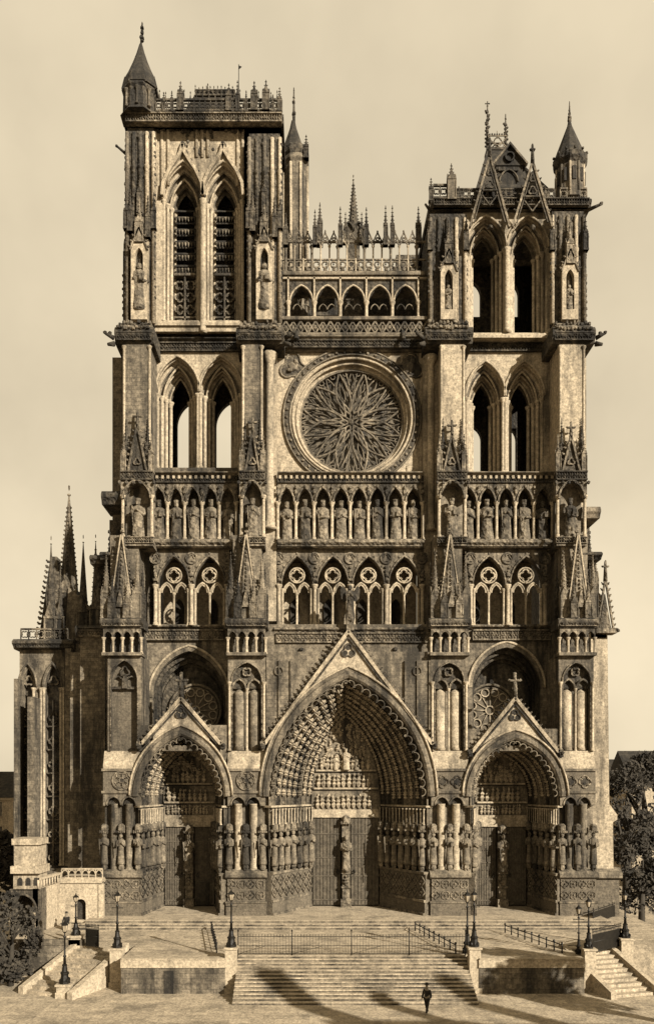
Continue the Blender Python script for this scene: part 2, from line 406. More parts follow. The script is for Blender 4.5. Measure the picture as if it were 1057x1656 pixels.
    fy = ga+(SPR-ho-ga)*0.55; fr = 6+0.04*wo
    g.m = 'S'; g.bandp(g.foil(cx, fy, fr, 3, 7, -pi/2), -1.1, 1.1, -1.5, 2, True)
    g.m = 'K'; 
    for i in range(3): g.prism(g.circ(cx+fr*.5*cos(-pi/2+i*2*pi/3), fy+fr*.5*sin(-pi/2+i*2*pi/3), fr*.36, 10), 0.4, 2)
    g.m = 'L'; g.build('gable', port)
    if hd < 50:
        cr = MB(0, 'C'); cr.cross(cx, ga-44, ga+2, 18, 1); cr.build('finial_cross', port)
    # tympanum (back plane)
    t = MB(0, 'M')
    TP = archpts(cx, hd+2, spr_t, spr_t-tymp_apex, 12)
    t.prism([(cx-hd-3, lint_t)]+TP+[(cx+hd+3, lint_t)], DD-3, DD+6)
    t.m = 'L'
    for y in regs: 
        ww = hd if y > spr_t else hd*0.98*sqrt(max(0.05, 1-((spr_t-y)/(spr_t-tymp_apex))**1.7))
        t.box(cx-ww, cx+ww, y-1.6, y+1.2, DD-8, DD-2)
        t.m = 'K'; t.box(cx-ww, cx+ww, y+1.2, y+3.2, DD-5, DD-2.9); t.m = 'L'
    t.box(cx-hd, cx+hd, lint_t, door_t, DD-5, DD+6)
    t.m = 'L'
    ys = list(regs)+[lint_t]
    for ya, yb in zip([tymp_apex+18]+list(regs), ys):
        hh = (yb-ya)*0.84; rows = 1 if hh < 30 else 2; hh = min(hh, 27)
        mid = spr_t-(spr_t-(yb)) 
        ww = hd-4 if yb > spr_t else (hd-4)*sqrt(max(0.05, 1-((spr_t-(yb-hh*0.5))/(spr_t-tymp_apex))**1.7))
        st = max(5.0, hh*0.33); n = int(2*ww/st)
        for i in range(n): 
            x = cx-ww+st*(i+.5)+R.uniform(-.8, .8)
            t.mini(x, yb-1.5, DD-5, R.uniform(-.08, .08), -1, hh*R.uniform(.8, 1.0), 0.2)
            if R.random() < .4: t.knob(x+2, ya+hh*.4, DD-4, 2.2, 2.6, 2)
    if hd > 50: t.figure(cx, regs[0]-1, 36, DD-9, 5, w=1.15); t.figure(cx-18, regs[0]-1, 25, DD-8, 6, False); t.figure(cx+18, regs[0]-1, 25, DD-8, 8, False)
    for _ in range(70 if hd > 50 else 34):
        yy = R.uniform(tymp_apex+14, regs[0]-8); ww = (hd-6)*sqrt(max(0.02, 1-((spr_t-yy)/(spr_t-tymp_apex))**1.6)); xx = cx+R.uniform(-ww, ww)
        t.mini(xx, yy+5, DD-5, R.uniform(-.5, .5), -1, R.uniform(9, 14), .3)
    t.build('tympanum', port)
    # doors
    DB = FL-2
    for sx in (-1, 1):
        dr = MB(0, 'W'); x0, x1 = (cx-hd, cx-9) if sx < 0 else (cx+9, cx+hd)
        dr.box(x0, x1, door_t, DB, DD, DD+3)
        n = 8
        for i in range(n):
            a = x0+(x1-x0)*i/n; dr.box(a+0.5, a+(x1-x0)/n-0.5, door_t+1, DB-1, DD-1.2, DD+0.5)
        for f in (.18, .45, .66, .93): dr.box(x0, x1, door_t+(DB-door_t)*f, door_t+(DB-door_t)*f+2, DD-2.2, DD)
        for f in (.30, .55):
            for i in range(n): dr.knob(x0+(x1-x0)*(i+.5)/n, door_t+(DB-door_t)*f, DD-1.6, 0.9)
        ob = dr.build('door', port)
        h = MB(0, 'I'); h.bandp(h.circ(x1-5 if sx < 0 else x0+5, door_t+(DB-door_t)*.62, 2.4, 10), -.5, .5, DD-4, DD-2.8, True); h.knob(x1-5 if sx < 0 else x0+5, door_t+(DB-door_t)*.60, DD-2.5, 1.2); h.build('ring_handle', port)
        if sx > 0 and hd < 50 and cx < 400:
            q = MB(0, 'K'); q.box(cx+12, cx+34, FL-42, FL-2, DD-4, DD-1.3); q.build('wicket_door', port)
    # trumeau
    q = MB(0, 'M')
    q.box(cx-7, cx+7, door_t, DB+1, DD-8, DD+3); q.m = 'C'
    q.box(cx-9, cx+9, FL-14, DB+2, DD-15, DD); q.box(cx-8, cx+8, FL-62, FL-58, DD-14, DD); q.box(cx-8, cx+8, FL-36, FL-33, DD-13, DD)
    q.box(cx-6, cx+6, FL-62, FL-10, DD-11, DD)
    q.mini(cx, FL-38, DD-12, 0, -1, 18, .3)
    q.lathe(cx, DD-9, [(door_t-4, 2), (door_t, 8), (door_t+8, 9), (door_t+9, 4)], 6, sm=False)
    for i in range(5): q.knob(cx-8+4*i, door_t+9, DD-14, 2.2, 3, 2)
    q.build('trumeau', port)
    # splayed socle both sides
    for s_ in (-1, 1):
        so = MB(0, 'P')
        X = lambda x: cx+s_*x
        a, b = (wi+1, -2), (hd+4, DD-2)
        def ribbon(off, yt, yb, mat):
            so.m = mat
            so.vprism([(X(a[0]-off), a[1]-off*0.5), (X(b[0]-off*0.4), b[1]), (X(b[0]+16), b[1]+1), (X(a[0]+12), a[1]+8)], yt, yb)
        ribbon(5, socle_t+4, FL-22, 'P'); ribbon(8, socle_t, socle_t+4, 'M'); ribbon(8, FL-25, FL-21, 'M'); ribbon(6.5, FL-21, FL+1, 'P'); ribbon(9, FL-4, FL+2, 'M')
        # quatrefoil diaper, real ridges
        N_ = 7 if hd > 50 else 5
        so.m = 'M'
        for i in range(N_):
            for rw in range(2):
                t0, t1 = (i+.02)/N_, (i+.98)/N_
                def PT(t, y):
                    x = a[0]-5+(b[0]-2-a[0]+5)*t; dd = a[1]-2.5+(b[1]-a[1]+2.5)*t
                    return (X(x-1.2), y, dd-1.0)
                y0 = socle_t+6+rw*(FL-28-socle_t-6)/2; y1 = y0+(FL-28-socle_t-6)/2; ym = (y0+y1)/2; tm = (t0+t1)/2
                for u, w_ in (((t0, ym), (tm, y0)), ((tm, y0), (t1, ym)), ((t1, ym), (tm, y1)), ((tm, y1), (t0, ym))):
                    so.limb(PT(*u), PT(*w_), 1.0, 1.0, 4)
                k_ = PT(tm, ym); so.knob(*k_, 2.4)
        # blind arcade above the statues and abacus band
        so.build('jamb_socle', port); so = MB(0, 'L')
        def slab(off, yt, yb): so.vprism([(X(a[0]-off), a[1]-1), (X(b[0]-off*0.3), b[1]-1), (X(b[0]+10), b[1]), (X(a[0]+8), a[1]+10)], yt, yb)
        slab(4, 1303, 1306); so.m = 'C'
        for i in range(14):
            t_ = (i+.5)/14; x = a[0]-2+(b[0]-a[0])*t_; dd = a[1]+(b[1]-a[1])*t_
            so.m = 'L'; so.col(X(x-3), 1308, 1334, 1.2, dd-2, 5)
        so.build('blind_arcade', port)
    # jamb columns with canopies
    for s_ in (-1, 1):
        for i in range(nstat):
            t_ = (i+.5)/nstat; x = cx+s_*(wi-4+(hd+2-wi)*t_); dd = 0+(DD-10)*t_
            st_ = MB(0, 'C')
            st_.lathe(x, dd, [(1331, 2), (1334, 5.4), (1341, 5.8), (1344, 4.4)], 6, sm=False)
            for q_ in range(5): st_.knob(x-5+2.5*q_, 1344, dd-4.5, 1.4, 2.4, 1.5)
            st_.build('statue_canopy', port)
            st_ = MB(0, 'M'); st_.col(x+s_*2, 1338, socle_t, 2.6, dd+8, 7)
            st_.m = 'C'; st_.lathe(x, dd+1, [(socle_t-9, 5), (socle_t-5, 5), (socle_t, 3)], 6, sm=False); st_.build('statue_column', port)
    for s_ in (-1, 1):
        for i in range(nstat):
            t_ = (i+.5)/nstat; x = cx+s_*(wi-4+(hd+2-wi)*t_); dd = 0+(DD-10)*t_
            side = 'left' if s_ < 0 else 'right'
            f = MB(0, 'M'); f.figure(x, socle_t-9, 56+(i*5) % 4-2, dd-2, int(cx)+i*7+s_, crown=False, w=.66)
            tag(f.build('statue', None, origin=W(x, socle_t-9, 0)+Vector((0, dd/20, 0))), f'robed stone saint {ORD[nstat-1-i]} from the door, {side} side of the {title}', 'statue', 'robed saint statues on the portal jambs')
    # trumeau statue
    f = MB(0, 'C'); yf = FL-62; f.figure(cx, yf, yf-door_t-12 if hd < 50 else 62, DD-14, int(cx), crown=False, w=0.8)
    tag(f.build('statue', None, origin=W(cx, yf, 0)+Vector((0, (DD-14)/20, 0))), f'robed stone figure on the pillar dividing the {title}', 'statue', 'statues on the door pillars')
    return port
def archpts_rot(mx, my, tx, ty, nx, ny, r):
    return [(mx-tx*r*0.9*cos(a)+nx*r*(0.15+1.0*sin(a))*-0.0+nx*r*(1.15-0.9*sin(a)), my-ty*r*0.9*cos(a)+ny*r*(1.15-0.9*sin(a))) for a in [pi*i/6 for i in range(7)]]

SP = W(0, 0)
pN = portal(293, 83, 1173, 69, 1190, 43, 1215, 1288, 1322, 1342, (1130, 62, 1200), 1412, 5, 5, 'left portal', [1268, 1300])
pC = portal(563, 143, 1078, 128, 1096, 57, 1150, 1290, 1312, 1326, (1022, 133, 1200), 1410, 8, 7, 'central portal', [1245, 1276])
pS = portal(832, 85, 1180, 71, 1196, 43, 1218, 1288, 1322, 1342, (1130, 68, 1213), 1412, 5, 5, 'right portal', [1268, 1300])

# vault backs: masonry above/beside the portals so nothing shows through
core = MB(0, 'A')
core.m = 'M'
core.wall_open(232, 367, 1172, 1480, 8, 10, [(293, 69.5, 1480, 1288, 98)])
core.m = 'M'; core.wall_open(430, 697, 1062, 1480, 12, 16, [(563, 129, 1480, 1288, 192)])
core.wall_open(757, 905, 1178, 1480, 8, 10, [(832, 71.5, 1480, 1288, 92)])
core.box(165, 960, 1085, 1480, 128, 140)
for a, b in ((228, 368), (757, 905)): core.box(a, b, 1205, 1214, 9, 110)      # ledge floors over side porches
core.m = 'M'; core.box(430, 697, 1052, 1062, 12, 70)
core.build('front_masonry', cath)

# ---------- buttresses
def buttress(i, base, shaft, up, top, left):
    bx0, bx1 = base; c = (bx0+bx1)/2; w = (bx1-bx0)
    b = MB(0, 'M')
    FL = 1480
    b.m = 'P'; b.box(bx0, bx1, 1416, FL, -3, 100)
    b.m = 'M'; b.mould(bx0-3, bx1+3, [(-9, 1414), (-9, 1418), (-4, 1421), (5, 1421), (5, 1406), (-1, 1406)])
    b.box(bx0-3, bx1+3, 1457, 1460, -7, 4); b.m = 'P'; b.box(bx0-2, bx1+2, 1460, FL+2, -5.5, 4)
    b.m = 'M'
    n = max(3, int(w/13))
    for k in range(n):
        for rw in (1429, 1447):
            x = bx0+w*(k+.5)/n; b.m = 'M'
            b.bandp(b.foil(x, rw, w/n*0.46, 4, 4, pi/4 if k % 2 else 0), -0.9, 0.9, -4.6, -2.5, True); b.knob(x, rw, -3.5, 2.3)
    # pier with recesses
    b.m = 'M'; b.box(bx0, bx1, 1285, 1416, 12, 100)
    b.m = 'L' if i in (1, 2) else 'M'
    for q in (0.28, 0.68):
        x = bx0+w*q
        b.lathe(x, 6, [(1300, 7.4), (1302, 6.6), (1404, 6.6), (1408, 9), (1412, 10)], 10)
    b.m = 'M'
    for q in (0.28, 0.68):
        x = bx0+w*q; b.roll(archpts(x, w*.19, 1302, 14, 6), 1.6, -0.5, 5)
        b.m = 'S'; b.prism(archpts(x, w*.15, 1302, 11, 6), 6, 9); b.m = 'M'
    b.wall_open(bx0, bx1, 1282, 1303, 0, 14, [(bx0+w*.28, w*.18, 1303, 1302, 13), (bx0+w*.68, w*.18, 1303, 1302, 13)])
    b.m = 'P'; b.box(bx0, bx1, 1246, 1282, 0, 60)
    b.m = 'M'; b.box(bx0-2, bx1+2, 1279, 1283, -3, 2); b.box(bx0-2, bx1+2, 1243, 1247, -3, 2)
    b.m = 'C'
    if i == 0 or i == 1:
        b.bandp(b.circ(c, 1262, 15, 24), -1.2, 1.2, -2.5, 1, True)
        for k in range(6): b.bandp(b.circ(c+8.3*cos(k*pi/3), 1262+8.3*sin(k*pi/3), 4.6, 10), -.9, .9, -1.6, 1, True)
        b.m = 'K'; b.prism(b.circ(c, 1262, 3, 8), -.5, 1)
    else:
        for q in (.3, .7):
            b.bandp(b.foil(bx0+w*q, 1264, 10, 4, 5), -1.0, 1.0, -2, 1, True); b.m = 'K'; b.prism(b.foil(bx0+w*q, 1264, 6, 4, 5), -.5, 1); b.m = 'C'
    # weathered offset + tall blind lancets
    b.m = 'L'; b.mould(bx0, bx1, [(0, 1243), (0, 1238), (9, 1214), (60, 1214), (60, 1243)])
    b.m = 'A'; b.box(bx0, bx1, 1058, 1214, 22, 100)
    b.m = 'A'
    if i == 0:
        b.wall_open(bx0+6, bx1, 1058, 1214, 6, 24, [(c+2, w*.36, 1214, 1100, 34)])
        b.m = 'P'; b.box(bx0+8, bx1-2, 1066, 1214, 19, 23)
        b.m = 'C'; b.roll([(c+2-w*.36, 1214)]+archpts(c+2, w*.36, 1100, 34, 8)+[(c+2+w*.36, 1214)], 1.5, 6, 5)
        for q in (-.18, .18): b.bandp(archpts(c+2+q*w, w*.17, 1106, 14, 6), -1, 1, 12, 16)
        b.bandp(b.foil(c+2, 1084, 8, 3, 5, -pi/2), -1, 1, 12, 16, True)
        b.box(c-2, c+6, 1096, 1112, 9, 15); b.knob(c+2, 1094, 12, 4); b.box(bx0+8, bx1-2, 1109, 1113, 12, 16)
    else:
        b.wall_open(bx0, bx1, 1058, 1214, 8, 24, [(c, w*.40, 1214, 1100, 30)])
        b.m = 'L' if i > 1 else 'M'
        for q in (-.205, .205):
            b.lathe(c+q*w, 22, [(1112, 3), (1118, 9.5), (1205, 9.5), (1213, 11)], 12)
        b.m = 'S'; b.prism([(c-w*.4, 1112)]+archpts(c, w*.4, 1100, 30, 7)+[(c+w*.4, 1112)], 16, 20)
        b.m = 'C'
        for q in (-.205, .205): b.bandp(archpts(c+q*w, w*.18, 1112, 15, 6), -1.3, 1.3, 9, 17)
        b.bandp(b.foil(c, 1085, 7, 4, 5, pi/4), -1.1, 1.1, 11, 16, True)
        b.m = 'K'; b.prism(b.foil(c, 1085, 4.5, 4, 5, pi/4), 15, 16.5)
        b.m = 'C'; b.roll([(c-w*.4, 1214)]+archpts(c, w*.4, 1100, 30, 8)+[(c+w*.4, 1214)], 1.5, 7, 5)
        b.m = 'L'; b.col(bx0+2.5, 1102, 1214, 2.2, 6); b.col(bx1-2.5, 1102, 1214, 2.2, 6); b.col(c, 1112, 1214, 1.8, 12, 6)
    b.m = 'M'; b.box(bx0-2, bx1+2, 1055, 1060, -2, 30)
    # open colonnette storey
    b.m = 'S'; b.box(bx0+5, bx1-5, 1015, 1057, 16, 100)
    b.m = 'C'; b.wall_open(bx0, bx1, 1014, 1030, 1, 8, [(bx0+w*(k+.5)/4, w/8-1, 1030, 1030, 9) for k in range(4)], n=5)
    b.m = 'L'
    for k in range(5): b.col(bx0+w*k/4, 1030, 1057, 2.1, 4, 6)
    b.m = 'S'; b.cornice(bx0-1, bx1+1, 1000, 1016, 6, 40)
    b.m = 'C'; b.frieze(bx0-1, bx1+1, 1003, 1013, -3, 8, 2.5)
    for q in (0.04, 0.48, 0.93):
        x = bx0+w*q; b.m = 'C'; b.lathe(x, -1, [(1332, 3), (1335, 6.2), (1342, 6.6), (1345, 4.6)], 6, sm=False)
        for z_ in range(5): b.knob(x-6+3*z_, 1345, -6, 1.7, 2.6, 1.7)
        b.lathe(x, -1, [(1398, 4.5), (1403, 5.5), (1408, 3.5)], 6, sm=False)
    ob = b.build('buttress', cath)
    for q, wh in ((0.04, 'left edge'), (0.48, 'middle'), (0.93, 'right edge')):
        x = bx0+w*q; f = MB(0, 'M'); f.figure(x, 1398, 51+R.uniform(-2, 2), -2, int(x)+9, crown=False, w=.72)
        tag(f.build('statue', None, origin=W(x, 1398, 0)), f'robed stone saint at the {wh} of the {("far left", "left middle", "right middle", "far right")[i]} pier between the portals', 'statue', 'robed saint statues on the piers')
    # zone of spirelets
    sp = MB(0.9, 'C')
    sp.m = 'M'; cb0, cb1 = c-w*.38, c+w*.38
    sp.box(cb0, cb1, 860, 1004, 18, 110)
    sp.m = 'C'
    sp.box(c-w*.33, c+w*.33, 935, 1004, 8, 30)
    sp.build('buttress_core', ob)
    for (x, yt, yb, ww, d, m) in ((c, 846, 1003, w*.32, 4, 'C'), (c-w*.41, 893, 1003, w*.11, -2, 'C'), (c+w*.41, 893, 1003, w*.11, -2, 'M'), (c-w*.20, 935, 1003, w*.09, -14, 'S'), (c+w*.20, 935, 1003, w*.09, -14, 'C'), (c-w*.47, 905, 1003, w*.085, 22, 'S'), (c+w*.47, 905, 1003, w*.085, 22, 'S')):
        q = MB(0.9, m)
        if x == c:
            q.spire(x, yt, yb-18, ww, d, 8, True, 7); q.box(x-ww, x+ww, yb-20, yb, d-ww*.9, d+ww)
            for g_ in (-1, 0, 1): q.prism([(x+g_*ww*.7-ww*.32, yb-18), (x+g_*ww*.7, yb-46), (x+g_*ww*.7+ww*.32, yb-18)], d-ww-2+abs(g_)*3, d-ww+2)
            q.m = 'L'
            for g_ in (-1, 1): q.bandp([(x+g_*ww*.9, yb-20), (x+g_*1.0, yt+20)], -.9, .9, d-ww*.45, d-ww*.45+1.5)
        else: q.pinn(x, yt, yb, ww, d, .62, 6)
        q.build('spirelet', ob)
    # king-level niche
    s0, s1 = shaft; sc_ = (s0+s1)/2; sw = (s1-s0)/2
    n_ = MB(1.4, 'M')
    n_.m = 'M'; n_.box(s0-1, s1+1, 765, 872, 20, 110)
    n_.m = 'C'; n_.frieze(s0-5, s1+5, 868, 878, 2, 8, 3); n_.box(s0-4, s1+4, 872, 882, 2, 60)
    n_.m = 'L'; n_.col(s0-2, 800, 868, 2.6, 4); n_.col(s1+2, 800, 868, 2.6, 4)
    n_.m = 'C'; n_.wall_open(s0-5, s1+5, 775, 806, 2, 20, [(sc_, sw-1, 806, 804, 24)])
    n_.m = 'S'; n_.frieze(s0-5, s1+5, 762, 776, 0, 9, 3)
    for k in range(6): n_.knob(s0-6+(s1-s0+12)*k/5, 781, -2, 3, 3.4, 3)
    n_.m = 'C'; n_.bandp(archpts(sc_, sw+1, 806, 30, 8), -1.5, 1.5, -2, 4)
    n_.build('niche', ob)
    # gablet pinnacle in front of the shaft
    q = MB(1.4, 'C'); ga = {0: 665, 1: 675, 2: 680, 3: 683}[i]
    q.m = 'S'; q.prism([(sc_-sw*.72, 762), (sc_, ga+26), (sc_+sw*.72, 762)], 6, 30)
    q.m = 'C'
    for sg in (-1, 1):
        q.bandp([(sc_+sg*sw*.74, 764), (sc_, ga+20)], -1.5, 1.5, 2, 8)
        q.crockets((sc_+sg*sw*.80, 757), (sc_+sg*2, ga+26), 9, 2.3, 5, (sg*1.2, -.3))
    q.cross(sc_, ga-4, ga+28, 13, 5)
    q.bandp(q.foil(sc_, 745, 6, 3, 4, -pi/2), -1, 1, 3, 7, True)
    q.build('gablet', ob)
    for sg in (-1, 1):
        q = MB(1.4, 'C'); q.pinn(sc_+sg*(sw+1), 700, 764, 3.8, 6, .5, 6); q.build('spirelet', ob)
        q = MB(2.0, 'S'); q.pinn(sc_+sg*(sw-4), 676, 764, 3.4, 2, .5, 6); q.build('spirelet', ob)
    # shaft
    s = MB(2.2, 'A')
    s.m = 'A' if i < 2 else 'L'
    s.box(s0, s1, 552, 770, 0, 110)
    if i == 1: s.m = 'L'; s.box(s1, s1+22, 560, 1000, 22, 110); s.col(s1+11, 562, 850, 7, 20, 10); s.m = 'A'
    if i == 2: s.m = 'L'; s.box(s0-24, s0, 560, 1000, 30, 110); s.col(s0-12, 562, 850, 6, 28, 10)
    if i in (0, 3):
        x0, x1 = (s0-30, s0) if i == 0 else (s1, s1+20)
        s.m = 'M' if i == 0 else 'L'; s.box(x0, x1, 552, 1010, 50, 120)
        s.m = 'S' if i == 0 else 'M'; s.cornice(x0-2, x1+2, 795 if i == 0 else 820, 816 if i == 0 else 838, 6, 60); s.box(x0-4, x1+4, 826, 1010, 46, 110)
        for yy in range(845, 1000, 12): s.knob(x0-4 if i == 0 else x1+4, yy+R.uniform(-3, 3), 48, 3, 4, 3)
        s.m = 'S'; s.pinn(x0-1 if i == 0 else x1+1, 850, 925, 5, 38, .55, 6); s.pinn(x0+12 if i == 0 else x1-9, 862, 930, 4, 36, .55, 6)
        s.m = 'S'; s.cornice(x0-3, x1+3, 893, 905, 8, 80)
    for sg in (0, 1): 
        s.m = 'L'; s.col(s0+1 if not sg else s1-1, 560, 764, 2.2, 0, 6)
    s.m = 'S'
    u0, u1 = {0: (190, 246), 1: (386, 456), 2: (690, 760), 3: (895, 957)}[i]
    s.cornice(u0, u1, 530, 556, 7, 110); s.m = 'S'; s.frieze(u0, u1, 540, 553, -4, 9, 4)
    s.m = 'M'; s.mould(u0+2, u1-2, [(-3, 531), (8, 518), (60, 518), (60, 531)])
    s.m = 'C'
    for q in range(int((u1-u0)/6)): s.knob(u0+3+6*q, 534+R.uniform(-2, 2), -8, 3.4, 3, 3); s.knob(u0+4+6*q, 522+R.uniform(-4, 4), 3, R.uniform(2, 4), 4, 3)
    # grotesques on the corner
    gx = u0-5 if i in (0, 2) else u1+5
    sgn = -1 if i in (0, 2) else 1
    s.m = 'K'; s.limb((gx, 547, 0), (gx+sgn*13, 543, -8), 4.0, 2.2); s.knob(gx+sgn*13, 542, -8, 3.2, 3.0, 3.0); s.knob(gx+sgn*6, 541, -4, 3.2, 3.4, 3); s.limb((gx, 556, 0), (gx+sgn*9, 560, -6), 4.5, 2.5)
    s.build('shaft', ob)
    # upper shaft
    a0, a1 = up; yt = top; ac = (a0+a1)/2; aw = (a1-a0)/2
    u = MB(2.9, 'M')
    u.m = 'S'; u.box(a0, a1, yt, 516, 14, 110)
    u.m = 'L'
    for k in range(5):
        x = a0+(a1-a0)*k/4; u.m = ('M', 'S', 'S', 'L', 'L')[k] if i != 3 else ('L', 'S', 'M', 'L', 'M')[k]
        u.lathe(x, 13, [(yt+8, 3.2), (yt+60, 3.2), (yt+62, 4.4), (yt+65, 4.4), (yt+67, 3.6), (516, 3.8)], 8)
    u.m = 'S'
    for yy in range(int(yt)+16, 500, 9):
        for xx in (a0+aw*.5, ac, a0+aw*1.5):
            if R.random() < .6: u.knob(xx+R.uniform(-3, 3), yy+R.uniform(-3, 3), 13, 2.6, 3.6, 2.6)
    if i < 2:
        for xx, yq in ((a0+6, 300), (ac, 270), (a1-8, 310)): u.pinn(xx, yq, yq+70, 3.6, 9, .5, 6)
    nb = 515; nt_ = 430 if i > 1 else 395
    u.m = 'L'; u.wall_open(ac-13, ac+13, nt_-6, nb, 2, 14, [(ac, 6.5, nb-16, nt_+18, 14)])
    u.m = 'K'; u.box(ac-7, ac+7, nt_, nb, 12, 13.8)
    u.m = 'C'; u.figure(ac, nb-16, nb-nt_-42, 8, 40+i, crown=False)
    for sg in (-1, 1): u.bandp([(ac+sg*14, nt_+8), (ac, nt_-28)], -1.2, 1.2, 0, 4); u.crockets((ac+sg*14, nt_+8), (ac+sg*1, nt_-28), 8, 2.2, 2, (sg*1.2, -.4))
    u.pinn(ac, nt_-78, nt_-4, 6, 6, .55, 7)
    u.m = 'S'
    for sg, xx in ((-1, a0), (1, a1)):
        for yy in range(int(yt)+20, 480, 10): u.knob(xx+sg*2.0, yy+R.uniform(-3, 3), 12, R.uniform(1.6, 3.2), 3.4, 2.5)
        u.pinn(xx+sg*1, nt_-90, nt_-30, 3.4, 10, .5, 7)
    if i in (0, 3):
        xx = a0-13 if i == 0 else a1
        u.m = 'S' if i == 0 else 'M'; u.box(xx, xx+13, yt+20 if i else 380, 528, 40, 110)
        for yy in range(420, 520, 11): u.knob(xx+(0 if i == 0 else 13), yy, 42, 2.4, 3, 2.4)
        u.pinn(xx+6.5, 335, 395, 4.6, 44, .5, 7)
    u.build('upper_shaft', ob)
    return ob
B1 = buttress(0, (167, 228), (200, 243), (203, 246), 196, True)
B2 = buttress(1, (368, 429), (392, 424), (402, 452), 205, False)
B3 = buttress(2, (697, 757), (712, 750), (697, 754), 336, True)
B4 = buttress(3, (905, 962), (904, 944), (896, 948), 332, False)

# ---------- bays behind the portals: side bays with big pointed recess and oculus
for (x0, x1, cx, w, spr, ap, ccx) in ((228, 368, 306, 66, 1128, 1044, 312), (757, 905, 818, 62, 1112, 1038, 798)):
    b = MB(3.8, 'M')
    b.m = 'M'; b.wall_open(x0-8, x1+8, 1010, 1230, 0, 6, [(cx, w-7, 1230, spr, spr-ap-9)])
    b.m = 'L'; b.roll(archpts(cx, w, spr, spr-ap, 12), 2.2, -2, 6); b.m = 'M'
    b.bandp(archpts(cx, w-7, spr, spr-ap-9, 12), 0, 7, -2, 4)
    b.m = 'S'; b.embr(cx, (w-7, spr, spr-ap-9), (w-16, spr+6, spr-ap-24), 1230, 3, 4, 34, 1.2, 10)
    b.m = 'S'; b.prism([(cx-w+15, 1230)]+archpts(cx, w-15, spr+6, spr-ap-23, 10)+[(cx+w-15, 1230)], 34, 40)
    b.m = 'C'; b.frieze(x0+6, x1-6, 1019, 1036, -4, 9, 3)
    b.cornice(x0+4, x1-4, 1010, 1019, 8, 30)
    ob = b.build('bay_wall', cath)
    r = MB(3.8, 'M'); r.roll(r.circ(ccx, 1146, 42, 32), 2.4, 28, 6, True); r.roll(r.circ(ccx, 1146, 37, 32), 1.6, 30, 6, True)
    r.m = 'L'
    for k in range(12):
        a = k*pi/6; r.limb((ccx+7*cos(a), 1146+7*sin(a), 31), (ccx+25*cos(a), 1146+25*sin(a), 31), 1.1, 1.1, 4)
        r.bandp(r.circ(ccx+30*cos(a+pi/12), 1146+30*sin(a+pi/12), 6.6, 10), -.9, .9, 29, 32, True)
    r.bandp(r.circ(ccx, 1146, 7, 12), -1, 1, 29, 33, True)
    r.m = 'P'; r.prism(r.circ(ccx, 1146, 41, 32), 32, 34)
    tag(r.build('round_window', cath), 'small round window with stone tracery behind the side gable')

# centre wall above the great arch
b = MB(1.2, 'M')
b.m = 'A'; b.box(430, 697, 1058, 1090, 10, 16)
b.m = 'A'; b.box(428, 697, 1010, 1060, -2, 80)
b.m = 'M'; b.box(430, 697, 1058, 1063, -6, 0)
b.m = 'C'; b.frieze(447, 690, 1024, 1040, -4, 10, 3); b.cornice(447, 690, 1014, 1024, 7, 60)
for x in (487, 638): b.m = 'K'; b.knob(x, 1051, -5, 4, 4, 4)
b.build('centre_wall', cath)
# panelling beside centre gable
for x0, x1 in ((432, 470), (655, 694)):
    b = MB(0.4, 'A')
    b.m = 'A'; b.box(x0, x1, 1068, 1175, 2, 10)
    for x in (x0, (x0+x1)/2, x1): b.m = 'M'; b.box(x-1, x+1, 1068, 1180, -1, 3)
    b.m = 'C'; b.bandp(b.circ((x0+x1)/2, 1085, 7, 12), -1, 1, -.5, 2.5, True)
    b.build('blind_panelling', cath)

